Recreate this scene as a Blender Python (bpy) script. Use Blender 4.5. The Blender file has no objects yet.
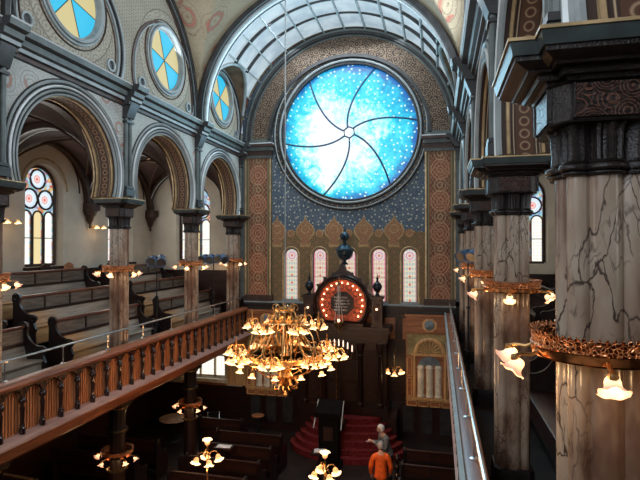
import bpy, bmesh, math, random
from mathutils import Vector, Matrix, Euler
PI = math.pi
R = math.radians
rnd = random.Random(7)
scene = bpy.context.scene
C = scene.collection
E = 6.8            # eye height above the main floor
XC = -3.2          # centre line of the nave
YE = 17.6          # east wall

# ------------------------------------------------------------------ camera, light, exposure
cam_d = bpy.data.cameras.new('camera'); cam = bpy.data.objects.new('camera', cam_d); C.objects.link(cam)
cam_d.sensor_width = 36; cam_d.lens = 500 / 640 * 36; cam_d.clip_start = .05
cam.location = (0, 0, E); cam.rotation_euler = (R(90.57), 0, R(13.28))
scene.camera = cam
scene.view_settings.view_transform = 'Standard'; scene.view_settings.look = 'None'
scene.view_settings.gamma = 1; scene.view_settings.use_curve_mapping = False
scene.view_settings.exposure = 0.3
world = bpy.data.worlds.new('daylight'); scene.world = world; world.use_nodes = True
bg = world.node_tree.nodes['Background']
bg.inputs[0].default_value = (.60, .72, .90, 1); bg.inputs[1].default_value = .6

def area(name, loc, rot, sx, sy, power, col, spread=180):
    l = bpy.data.lights.new(name, 'AREA'); l.shape = 'RECTANGLE'; l.size = sx; l.size_y = sy
    l.energy = power; l.color = col; l.spread = R(spread)
    o = bpy.data.objects.new(name, l); C.objects.link(o); o.location = loc; o.rotation_euler = rot
    o['kind'] = 'helper'
    return o
# daylight of the west windows behind the viewer
area('west_window_light', (XC, -2.3, E + 3.6), (R(97), 0, 0), 5.0, 4.4, 380, (.80, .88, 1), 150)
# daylight from the clerestory windows of the right side
for yb in (5.05, 8.6, 12.15):
    area('clerestory_light_right', (.55, yb, E + 5.0), (0, R(-90 + 28) + PI, 0), 1.3, 1.3, 170, (.78, .88, 1))
# daylight from the clerestory windows of the left side
for yb in (5.05, 8.6, 12.15):
    area('clerestory_light_left', (-6.95, yb, E + 5.0), (0, R(90 - 28) + PI, 0), 1.3, 1.3, 35, (.85, .92, 1))
# daylight of the aisle windows
for s in (-1, 1):
    for yb in (1.5, 5.05, 8.6, 12.15, 15.7):
        area('aisle_window_light', (XC + s * 7.75, yb, E + 1.0), (0, R(90 * s), 0), 2.4, 1.2, 26 if s < 0 else 12, (1, .96, .90))
# skylight over the last bay and the blue rose window
area('skylight_light', (XC, 15.9, E + 7.1), (0, 0, 0), 4.5, 2.6, 230, (.80, .9, 1))
area('rose_window_light', (-3.1, 17.3, E + 4.0), (R(-90), 0, 0), 3.4, 3.4, 230, (.45, .78, 1))

def point(name, loc, power, col=(1, .62, .28), rad=.05, parent=None):
    l = bpy.data.lights.new(name, 'POINT'); l.energy = power; l.color = col; l.shadow_soft_size = rad
    o = bpy.data.objects.new(name, l); C.objects.link(o); o.location = loc; o.parent = parent
    o['kind'] = 'helper'
    return o

# ------------------------------------------------------------------ node expressions
class Ex:
    def __init__(s, nt, sock): s.nt = nt; s.s = sock
    def _m(s, op, *a, clamp=False):
        n = s.nt.nodes.new('ShaderNodeMath'); n.operation = op; n.use_clamp = clamp
        for i, v in enumerate((s,) + a):
            if isinstance(v, Ex): s.nt.links.new(v.s, n.inputs[i])
            else: n.inputs[i].default_value = v
        return Ex(s.nt, n.outputs[0])
    def __add__(s, o): return s._m('ADD', o)
    __radd__ = __add__
    def __sub__(s, o): return s._m('SUBTRACT', o)
    def __rsub__(s, o): return (s * -1) + o
    def __mul__(s, o): return s._m('MULTIPLY', o)
    __rmul__ = __mul__
    def __truediv__(s, o): return s._m('DIVIDE', o)
    def sin(s): return s._m('SINE')
    def cos(s): return s._m('COSINE')
    def abs(s): return s._m('ABSOLUTE')
    def sqrt(s): return s._m('SQRT')
    def frac(s): return s._m('FRACT')
    def floor(s): return s._m('FLOOR')
    def lt(s, v): return s._m('LESS_THAN', v)
    def gt(s, v): return s._m('GREATER_THAN', v)
    def min(s, v): return s._m('MINIMUM', v)
    def max(s, v): return s._m('MAXIMUM', v)
    def pow(s, v): return s._m('POWER', v)
    def clamp(s): return s._m('ADD', 0.0, clamp=True)
    def atan2(s, o): return s._m('ARCTAN2', o)
    def step(s, a, b):
        n = s.nt.nodes.new('ShaderNodeMapRange'); n.interpolation_type = 'SMOOTHSTEP'
        s.nt.links.new(s.s, n.inputs[0]); n.inputs[1].default_value = a; n.inputs[2].default_value = b
        return Ex(s.nt, n.outputs[0])
class Mt:
    """small material builder"""
    def __init__(s, name, rough=.6, metal=0, spec=.4):
        s.m = bpy.data.materials.new(name); s.m.use_nodes = True; s.nt = s.m.node_tree
        s.b = s.nt.nodes['Principled BSDF']
        s.b.inputs['Roughness'].default_value = rough; s.b.inputs['Metallic'].default_value = metal
        s.b.inputs['Specular IOR Level'].default_value = spec
        tc = s.nt.nodes.new('ShaderNodeTexCoord'); s.co = tc.outputs['Object']
        sp = s.nt.nodes.new('ShaderNodeSeparateXYZ'); s.nt.links.new(s.co, sp.inputs[0])
        s.x, s.y, s.z = (Ex(s.nt, sp.outputs[i]) for i in range(3))
    def vec(s, x, y, z=0.0):
        n = s.nt.nodes.new('ShaderNodeCombineXYZ')
        for i, v in enumerate((x, y, z)):
            if isinstance(v, Ex): s.nt.links.new(v.s, n.inputs[i])
            else: n.inputs[i].default_value = v
        return n.outputs[0]
    def mapped(s, sc):
        n = s.nt.nodes.new('ShaderNodeMapping'); s.nt.links.new(s.co, n.inputs[0])
        n.inputs['Scale'].default_value = sc
        return n.outputs[0]
    def noise(s, scale, vec=None, detail=3, rough=.55, dist=0):
        n = s.nt.nodes.new('ShaderNodeTexNoise'); s.nt.links.new(vec or s.co, n.inputs['Vector'])
        n.inputs['Scale'].default_value = scale; n.inputs['Detail'].default_value = detail
        n.inputs['Roughness'].default_value = rough; n.inputs['Distortion'].default_value = dist
        return Ex(s.nt, n.outputs['Fac'])
    def voro(s, scale, vec=None, feature='F1', out='Distance', rand=1, flat=True):
        n = s.nt.nodes.new('ShaderNodeTexVoronoi'); s.nt.links.new(vec or s.co, n.inputs['Vector'])
        n.voronoi_dimensions = '2D' if vec and flat else '3D'; n.feature = feature; n.inputs['Scale'].default_value = scale; n.inputs['Randomness'].default_value = rand
        return Ex(s.nt, n.outputs[out])
    def mix(s, f, a, b):
        n = s.nt.nodes.new('ShaderNodeMix'); n.data_type = 'RGBA'
        if isinstance(f, Ex): s.nt.links.new(f.s, n.inputs[0])
        else: n.inputs[0].default_value = f
        for i, v in ((6, a), (7, b)):
            if isinstance(v, tuple): n.inputs[i].default_value = (*v, 1)
            else: s.nt.links.new(v, n.inputs[i])
        return n.outputs[2]
    def ramp(s, f, stops):
        n = s.nt.nodes.new('ShaderNodeValToRGB'); s.nt.links.new(f.s, n.inputs[0])
        cr = n.color_ramp
        while len(cr.elements) < len(stops): cr.elements.new(.5)
        for e, (p, c) in zip(cr.elements, stops): e.position = p; e.color = (*c, 1)
        return n.outputs[0]
    def color(s, c):
        if isinstance(c, tuple): s.b.inputs['Base Color'].default_value = (*c, 1)
        else: s.nt.links.new(c, s.b.inputs['Base Color'])
        return s
    def bump(s, h, dist=.01, strength=1):
        n = s.nt.nodes.new('ShaderNodeBump'); s.nt.links.new(h.s, n.inputs['Height'])
        n.inputs['Distance'].default_value = dist; n.inputs['Strength'].default_value = strength
        s.nt.links.new(n.outputs[0], s.b.inputs['Normal']); return s
    def emit(s, c, strength):
        if isinstance(c, tuple): s.b.inputs['Emission Color'].default_value = (*c, 1)
        else: s.nt.links.new(c, s.b.inputs['Emission Color'])
        s.b.inputs['Emission Strength'].default_value = strength; return s

def plain(name, c, rough=.6, metal=0, var=.25, scale=6, bump=0, spec=.4):
    m = Mt(name, rough, metal, spec)
    n = m.noise(scale)
    a = tuple(v * (1 - var) for v in c); b = tuple(min(1, v * (1 + var)) for v in c)
    m.color(m.mix(n.step(.3, .7), a, b))
    if bump: m.bump(m.noise(scale * 6), bump)
    return m.m
def wood(name, a, b, axis='y', rough=.4, scale=9, spec=.5):
    m = Mt(name, rough, 0, spec)
    sc = {'x': (.08, 1, 1), 'y': (1, .08, 1), 'z': (1, 1, .08)}[axis]
    v = m.mapped(sc)
    n = m.noise(scale, v, 4, .6, 1.2); n2 = m.noise(scale * 5, v, 2)
    f = (n * .7 + n2 * .3).step(.32, .66)
    m.color(m.mix(f, a, b)); m.bump(n2, .001)
    return m.m
def bust(m, r, w, soft=.02): return (r - w).abs().step(soft, 0)
M = {}

# --- marble of the columns (painted scagliola: beige and rose with dark veins)
def marble(name, tint=1.0):
    m = Mt(name, .22, 0, .5)
    v = m.mapped((1, 1, .38))
    w = m.noise(2.2, v, 4, .6)
    dv = m.nt.nodes.new('ShaderNodeVectorMath'); dv.operation = 'ADD'
    m.nt.links.new(v, dv.inputs[0])
    nn = m.nt.nodes.new('ShaderNodeTexNoise'); m.nt.links.new(v, nn.inputs['Vector']); nn.inputs['Scale'].default_value = 5
    nn.inputs['Detail'].default_value = 4
    sc = m.nt.nodes.new('ShaderNodeVectorMath'); sc.operation = 'SCALE'; sc.inputs['Scale'].default_value = .30
    m.nt.links.new(nn.outputs['Color'], sc.inputs[0]); m.nt.links.new(sc.outputs[0], dv.inputs[1])
    e = m.voro(4.6, dv.outputs[0], 'DISTANCE_TO_EDGE', flat=False)
    vein = e.step(.03, .0); e2 = m.voro(11, dv.outputs[0], 'DISTANCE_TO_EDGE', flat=False).step(.07, 0)
    patch = m.noise(1.3, m.mapped((1, 1, .5)), 2).step(.45, .6)
    base = m.ramp(w, [(.28, (.05, .026, .018)), (.42, (.15, .085, .058)),
                      (.52, (.30, .215, .155)), (.72, (.45, .39, .31))])
    c = m.mix((vein * patch).max(e2 * .75 * m.noise(3).step(.48, .60)), base, (.045, .028, .022))
    m.color(c); return m.m
M['marble'] = marble('marble')
M['mahog'] = wood('dark_mahogany', (.008, .0035, .003), (.032, .011, .007), 'z', .38)
M['mahog_y'] = wood('dark_mahogany_lengthwise', (.012, .0045, .003), (.045, .014, .008), 'y', .38)
M['mahog_x'] = wood('dark_mahogany_crosswise', (.009, .0035, .003), (.034, .011, .007), 'x', .38)
M['pewend'] = wood('blackened_pew_end', (.006, .004, .004), (.022, .010, .008), 'z', .4)
M['pewpanel'] = wood('greyed_pew_panel', (.045, .034, .026), (.17, .14, .115), 'y', .45, 7)
M['peworange'] = wood('golden_pew_panel', (.26, .12, .045), (.50, .27, .11), 'y', .42, 7)
M['rail_wood'] = wood('red_brown_rail', (.11, .035, .016), (.30, .10, .045), 'y', .35)
M['ledge'] = wood('pink_lit_ledge', (.26, .14, .11), (.46, .28, .23), 'y', .3)  # paler, pinker wood: the light falling on the ledge is in its colour
M['ribwood'] = wood('ribbed_panel_wood', (.26, .085, .03), (.50, .20, .085), 'z', .42)
M['balus'] = wood('baluster_wood', (.012, .005, .004), (.045, .014, .009), 'z', .22)
M['blackcap'] = plain('carved_black_walnut', (.013, .009, .008), .34, 0, .5, 14, .006)
M['brass'] = plain('polished_brass', (.95, .52, .22), .28, 1, .2, 9)
M['oldbrass'] = plain('aged_brass', (.30, .19, .09), .38, 1, .4, 14)
M['steel'] = plain('brushed_steel', (.62, .65, .66), .3, 1, .1)
M['black'] = plain('black_metal', (.012, .013, .016), .4, .2, .3)
M['bluecan'] = plain('blue_grey_lamp_housing', (.09, .15, .25), .35, .2, .6, 14)
M['white'] = plain('white_paper', (.75, .73, .70), .7)
M['iron'] = plain('blackened_bronze', (.022, .028, .036), .3, .6, .5, 20)
M['finial'] = plain('blue_bronze', (.03, .06, .085), .3, .5, .6, 12)  # dark bronze with a blue tone

# --- pierced copper ring
def copper():
    m = Mt('pierced_copper_band', .28, 1, .5)
    e = m.voro(48, None, 'DISTANCE_TO_EDGE'); f = e.step(.05, .22)
    m.color(m.mix(f, (.85, .36, .15), (.16, .05, .025))); m.bump(e.step(0, .24), .006)
    return m.m
M['copper'] = copper()

# --- carved foliage panel
def carved():
    m = Mt('carved_walnut_foliage', .4, 0, .5)
    d = m.voro(9); rings = (d * 46).sin().step(-.2, .7)
    e = m.voro(22, None, 'DISTANCE_TO_EDGE').step(.02, .12)
    h = rings * .6 + e * .4
    m.color(m.mix(h.step(.3, .8), (.010, .006, .005), (.11, .048, .032))); m.bump(h, .014)
    return m.m
M['carved'] = carved()

# --- stencilled plaster above the cornice
def stencil(name, base, dark, cx=None):
    m = Mt(name, .8, 0, .2)
    row = (m.z * 7.5).floor(); off = (row * .5).frac()
    bx = (m.y * 5.5 + off).frac(); bz = (m.z * 7.5).frac()
    dot = ((bx - .5).abs() * 2).max((bz - .5).abs() * 2)
    line = bust(m, dot, .62, .22)
    big = m.noise(1.2, None, 4).step(.3, .75)
    c = m.mix(big, base, tuple(v * .8 for v in base))
    c2 = m.mix(line * .9, c, dark)
    # a ring of leaves painted about each round window
    yy = ((m.y - 3.3) / 3.55).frac() * 3.55 - 1.775
    rr = (yy * yy + (m.z - (E + 5.0)) * (m.z - (E + 5.0))).sqrt()
    zone = rr.step(1.30, 1.22)
    leaf = (m.voro(4.5, m.vec(m.y, m.z)) * 18).sin().step(.2, .8)
    c3 = m.mix(zone, c2, m.mix(leaf * .6, base, dark))
    c4 = m.mix(bust(m, rr, 1.26, .025), c3, dark)
    m.color(c4); return m.m
M['stencil'] = stencil('stencilled_plaster', (.33, .30, .235), (.13, .11, .085))

def scrolls(name, base, line, red, scale=1.5, amp=1.0, freq=34, redamt=.6, vault=False):
    m = Mt(name, .8, 0, .2)
    d = m.voro(scale, m.vec(m.y, m.x if vault else m.z), 'F1', 'Distance', .75)
    w = m.noise(3.2, None, 2)
    r = (d * freq + w * 5).sin()
    ln = bust(m, r, 0.0, .35) * d.step(.52, .35)
    rd = m.noise(1.7, None, 2).step(.42, .5) * d.step(.34, .26)
    leaf = (m.noise(16, None, 3) - .5).abs().step(.03, .0)
    c = m.mix(m.noise(1.1, None, 4).step(.3, .75), base, tuple(v * .82 for v in base))
    c = m.mix(rd * redamt * (r - .3).step(.0, .4), c, red)
    c = m.mix((ln * .6).max(leaf * .35) * amp, c, line)
    m.color(c); return m.m
M['spandrel'] = scrolls('scrollwork_plaster', (.40, .41, .38), (.07, .055, .045), (.34, .13, .09), 1.5, 1.4, 30, .8)
M['vaultpaint'] = scrolls('floral_vault_paint', (.25, .21, .14), (.07, .045, .03), (.24, .085, .060), 1.1, 1.4, 26, .9, True)
M['plaster'] = plain('ivory_plaster', (.50, .46, .37), .8, 0, .12, 1.5)
M['plaster_side'] = plain('cream_plaster', (.56, .51, .42), .8, 0, .10, 1.2)
M['greytrim'] = plain('grey_painted_moulding', (.25, .28, .28), .5, 0, .15, 3)
M['whitetrim'] = plain('pale_moulding', (.62, .66, .66), .5, 0, .1, 3)
M['darktrim'] = plain('charcoal_moulding', (.030, .030, .030), .45, 0, .3, 5)
M['goldtrim'] = plain('gilt_moulding', (.48, .34, .18), .4, .3, .25, 6)
M['greentrim'] = plain('grey_green_moulding', (.085, .10, .095), .5, 0, .2, 4)
M['browntrim'] = plain('brown_moulding', (.050, .026, .018), .5, 0, .3, 5)
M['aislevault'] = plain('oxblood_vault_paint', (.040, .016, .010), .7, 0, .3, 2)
M['hood'] = plain('brown_hood_plaster', (.16, .11, .07), .8, 0, .3, 3)
M['leadblue'] = plain('blue_leading', (.02, .06, .14), .5)
M['floor'] = plain('dark_floor_boards', (.022, .013, .010), .5, 0, .4, 2)
M['abacus'] = plain('bottle_green_abacus', (.030, .040, .038), .4, 0, .3, 6)
M['matteblack'] = plain('matte_black_wood', (.007, .006, .006), .9, 0, .3, 6, 0, .1)
M['smoothcopper'] = plain('polished_copper', (.60, .23, .09), .18, 1, .5, 16)
M['slab'] = plain('gallery_floor', (.016, .010, .008), .7, 0, .3, 2, 0, .2)

# --- painted band on the arch soffits: chain of rings (coordinates: x across, y/z along)
def soffit():
    m = Mt('painted_chain_soffit', .6, 0, .3)
    u = m.x + 3.2
    u = (u.abs() - 4.22)                       # centre of the soffit band
    yy = ((m.y - 3.3) / 3.55).frac() * 3.55 - 1.775
    ang = (m.z - (E + 1.58)).atan2(yy) * 1.38
    v = (ang * 6.4).frac() - .5
    rr = (u * u * 170 + v * v * 4).sqrt()
    ring = bust(m, rr, .66, .22); dot = rr.step(.32, .22)
    strip = u.abs().step(.105, .095)
    side = bust(m, u.abs(), .125, .010).max(bust(m, u.abs(), .165, .007))
    c = m.mix(strip, (.045, .028, .022), (.085, .042, .024))
    c = m.mix(side, c, (.45, .34, .21))
    c = m.mix(ring * strip * .8, c, (.36, .24, .15))
    c = m.mix(dot * strip, c, (.085, .026, .018))
    m.color(c); return m.m
M['soffit'] = soffit()

# --- navy wall with little stars
def starry():
    m = Mt('starry_navy_paint', .75, 0, .2)
    v = m.vec(m.x, m.z, 0.0)
    d = m.voro(5.4, v, 'F1', 'Distance', .75)
    dot = d.step(.19, .12); d2 = m.voro(8.7, v, 'F1', 'Distance', .8).step(.14, .08)
    n = m.noise(2.5).step(.3, .75)
    c = m.mix(n, (.070, .100, .140), (.105, .145, .185))
    m.color(m.mix(dot.max(d2 * .6), c, (.50, .50, .40))); return m.m
M['starry'] = starry()
def frieze():
    m = Mt('olive_brown_stencil_frieze', .7, 0, .2)
    v = m.vec(m.x, m.z, 0.0)
    d = m.voro(3.7, v, 'F1', 'Distance', .15); r = (d * 26).sin().step(0, .6)
    u = (m.x * 18).sin() * (m.z * 18).sin()
    c = m.mix(r * .6, (.15, .105, .055), (.30, .21, .11))
    m.color(m.mix(u.step(.55, .8) * .6, c, (.36, .16, .08))); return m.m
M['frieze'] = frieze()
def ogee():
    m = Mt('terracotta_ogee_paint', .7, 0, .2)
    v = m.vec(m.x, m.z, 0.0)
    r = (m.voro(5, v, 'F1', 'Distance', .3) * 24).sin().step(0, .6)
    m.color(m.mix(r * .8, (.24, .105, .055), (.46, .29, .16))); return m.m
M['ogee'] = ogee()
M['ogeeline'] = plain('gold_outline_paint', (.38, .25, .11), .6)
def bandm():
    m = Mt('speckled_arch_band', .7, 0, .2)
    d = m.voro(4.6, m.vec(m.x, m.z, 0.0), 'F1', 'Distance', .7); r = (d * 20).sin().step(.1, .8)
    e = (m.noise(7, None, 2) - .5).abs().step(.03, .0)
    c = m.mix(r * .75, (.040, .030, .023), (.24, .165, .11))
    m.color(m.mix(e * .7, c, (.30, .22, .15))); return m.m
M['band'] = bandm()
def pilasterm():
    m = Mt('scroll_painted_pilaster', .6, 0, .25)
    u = (m.x + 3.2).abs() - 3.27                # -0.5..0.5 across both pilasters
    per = 1.08
    v = ((m.z - .2) / per).frac() * per - per / 2
    a = u.abs() * 1.15
    rr = (a * a + v * v).sqrt()
    r2 = (a * a + (v.abs() - per / 2) * (v.abs() - per / 2)).sqrt()
    l = bust(m, rr, .34, .02).max(bust(m, rr, .24, .015)).max(bust(m, r2, .22, .018)).max(bust(m, rr, .12, .02)).max(bust(m, r2, .09, .03))
    lat = ((u * 46).sin() + (m.z * 34).sin()).abs().step(.30, .08)
    ns = (m.noise(9, None, 2) - .5).abs().step(.025, .0)
    ln = l.max(lat * .65).max(ns * .7)
    base = m.mix(rr.step(.42, .40), (.15, .050, .028), (.24, .065, .036))
    c = m.mix(ln * .85, base, (.46, .37, .22))
    edge = u.abs().step(.345, .36)
    c = m.mix(edge, c, (.13, .11, .065))
    c = m.mix(bust(m, u.abs(), .375, .012), c, (.36, .29, .15))
    m.color(c); return m.m
M['pilaster'] = pilasterm()

# --- glass
def rose():
    m = Mt('blue_rose_glass', .3)
    dx = m.x + 3.1; dz = m.z - (E + 4.05)
    r = ((dx + .55) * (dx + .55) + (dz + .35) * (dz + .35)).sqrt()
    n = m.noise(1.6, None, 5, .65); n2 = m.noise(7, None, 3)
    f = r / 4.3 + (n - .5) * 1.0 + (n2 - .5) * .55 - bust(m, dx, -.85, .5) * .20 + .10
    edge = (dx * dx + dz * dz).sqrt().step(2.0, 2.46)
    f = f + edge * .30
    c = m.ramp(f, [(.24, (.93, 1, 1)), (.40, (.42, .95, 1)), (.54, (.04, .70, .84)), (.78, (.0, .44, .70)), (1.0, (.0, .11, .42))])
    st = m.voro(4.3, m.vec(m.x, m.z, 0.0), 'F1', 'Distance', .8).step(.18, .10)
    c = m.mix(st * .85, c, (.75, 1, 1))
    m.color((.02, .05, .06)); m.emit(c, .92); return m.m
M['rose'] = rose()
def lancet(cx, k):
    m = Mt('pink_lancet_glass', .3)
    u = (m.x - cx).abs(); zc = E - .38; zr = m.z - zc
    rr = (u * u + zr * zr).sqrt()
    bor = u.step(.185, .205).max(rr.step(.215, .235) * m.z.gt(zc) * 1.0)
    dia = ((u * 34).cos() * (m.z * 20).cos()).abs().step(.30, .70)
    dotd = ((m.x - cx) * (m.x - cx) + ((m.z * 3.6).frac() - .5) * ((m.z * 3.6).frac() - .5) * .07).sqrt().step(.05, .03)
    base = m.mix(dia * .85, (.90, .80, .60), (.42, .58, .62) if k % 4 == 0 else (.82, .42, .42))
    c = m.mix(dotd, base, (.75, .16, .08))
    ring = bust(m, rr, .12, .03) * 1.0
    c = m.mix(rr.step(.19, .17), c, (.85, .80, .80)); c = m.mix(ring, c, (.80, .18, .30)); c = m.mix(rr.step(.06, .04), c, (.85, .25, .15))
    c = m.mix(bor, c, (.75, .38, .32) if k % 4 == 0 else (.80, .22, .30))
    c = m.mix(bust(m, m.z, E - 1.16, .012), c, (.06, .03, .03))
    m.color((.03, .02, .02)); m.emit(c, .66); return m.m
def ivory_glass():
    m = Mt('ivory_quarry_glass', .3)
    a = m.voro(9, None, 'F1', 'Distance', 0).step(.22, .14)
    g = ((m.z * 14).sin() * (m.x * 14 + m.y * 14).sin()).step(.3, .8)
    c = m.mix(g * .35, (.95, .93, .84), (.70, .80, .86)); c = m.mix(a * .7, c, (.80, .55, .20))
    m.color((.03, .03, .03)); m.emit(c, .95); return m.m
M['ivory'] = ivory_glass()
M['amberglass'] = Mt('amber_glass').color((.03, .02, .01)).emit((.93, .76, .40), .8).m
def border_glass():
    m = Mt('many_coloured_border_glass', .3)
    v = m.voro(11, None, 'F1', 'Color')
    c = m.ramp(v, [(.1, (.25, .45, .80)), (.3, (.75, .15, .10)), (.45, (.85, .65, .25)), (.6, (.15, .60, .72)), (.85, (.80, .85, .95))])
    m.color((.02, .02, .03)); m.emit(c, .7); return m.m
M['violetglass'] = border_glass()
def rosette():
    m = Mt('rosette_glass', .3)
    r = (m.x * m.x + m.y * m.y + m.z * m.z).sqrt(); s = r / .27
    c = m.ramp(s, [(.0, (.70, .10, .06)), (.16, (.85, .25, .20)), (.24, (.85, .80, .78)), (.36, (.75, .25, .25)), (.50, (.75, .82, .85)), (.80, (.60, .72, .85))])
    m.color((.03, .03, .03)); m.emit(c, .95); return m.m
M['rosette'] = rosette()
M['cyan'] = Mt('sky_blue_glass').color((.02, .05, .06)).emit((.02, .46, .72), .9).m
M['cream'] = Mt('cream_glass').color((.05, .04, .03)).emit((.56, .48, .22), .9).m
def frosted():
    m = Mt('frosted_skylight_glass', .5)
    n = m.noise(1.5, None, 4).step(.3, .7); n2 = m.noise(22, None, 2)
    m.color((.08, .09, .10)); m.emit(m.mix((n * .7 + n2 * .3), (.27, .36, .43), (.55, .66, .70)), .8); return m.m
M['skyglass'] = frosted()
M['bulb'] = Mt('lit_bulb').color((1, .8, .5)).emit((1, .78, .42), 7).m
def shade():
    m = Mt('frosted_tulip_glass', .4)
    g = m.z.step(-.015, .05)
    m.color((.8, .55, .38)); m.emit(m.mix(g, (1, .52, .26), (1, .62, .26)), .9)
    m.nt.nodes; return m.m
def tulipglass():
    m = Mt('frosted_tulip_glass', .4); m.color((.75, .55, .45))
    g = m.z.step(-.03, .035)
    m.emit(m.mix(g, (.62, .25, .14), (1, .60, .27)), 1.0); m.nt.links.new((g * 1.1 + .62).s, m.b.inputs['Emission Strength']); return m.m
M['shade'] = tulipglass()
M['toprail'] = wood('highlit_red_top_rail', (.03, .010, .007), (.15, .045, .025), 'y', .3)  # red wood brightened to carry the rail's highlight in its colour
def hotglass():
    m = Mt('glowing_chandelier_glass', .4); m.color((.8, .6, .4))
    g = m.z.step(.050, -.025)
    m.emit(m.mix(g, (1, .36, .10), (1, .66, .30)), 1.0); m.nt.links.new((g * 1.5 + .75).s, m.b.inputs['Emission Strength']); return m.m
M['shadehot'] = hotglass()
M['redbulb'] = Mt('warm_halo_bulb').color((1, .6, .4)).emit((1, .50, .26), 5).m
M['candle'] = Mt('lit_candle_tube').color((1, .9, .8)).emit((1, .72, .55), 1.3).m
# fabrics and carpets
def carpet():
    m = Mt('crimson_patterned_carpet', .95, 0, .1)
    a = (m.voro(13, None) * 14).sin().step(.2, .8)
    m.color(m.mix(a, (.13, .012, .016), (.25, .045, .040))); return m.m
M['carpet'] = carpet()
M['halo'] = plain('copper_red_halo_panel', (.40, .085, .035), .45, .2, .5, 9)
M['tancase'] = wood('tan_grained_panel', (.46, .24, .09), (.76, .46, .20), 'z', .4)
M['casebrown'] = wood('red_brown_casework', (.20, .07, .028), (.42, .17, .07), 'x', .4)
M['olivepaint'] = plain('olive_gold_paint', (.30, .24, .10), .6)
M['bluepaint'] = plain('slate_blue_paint', (.16, .20, .22), .6)
M['cream_paint'] = plain('ivory_painted_wood', (.74, .66, .50), .5, 0, .2, 4)

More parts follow.
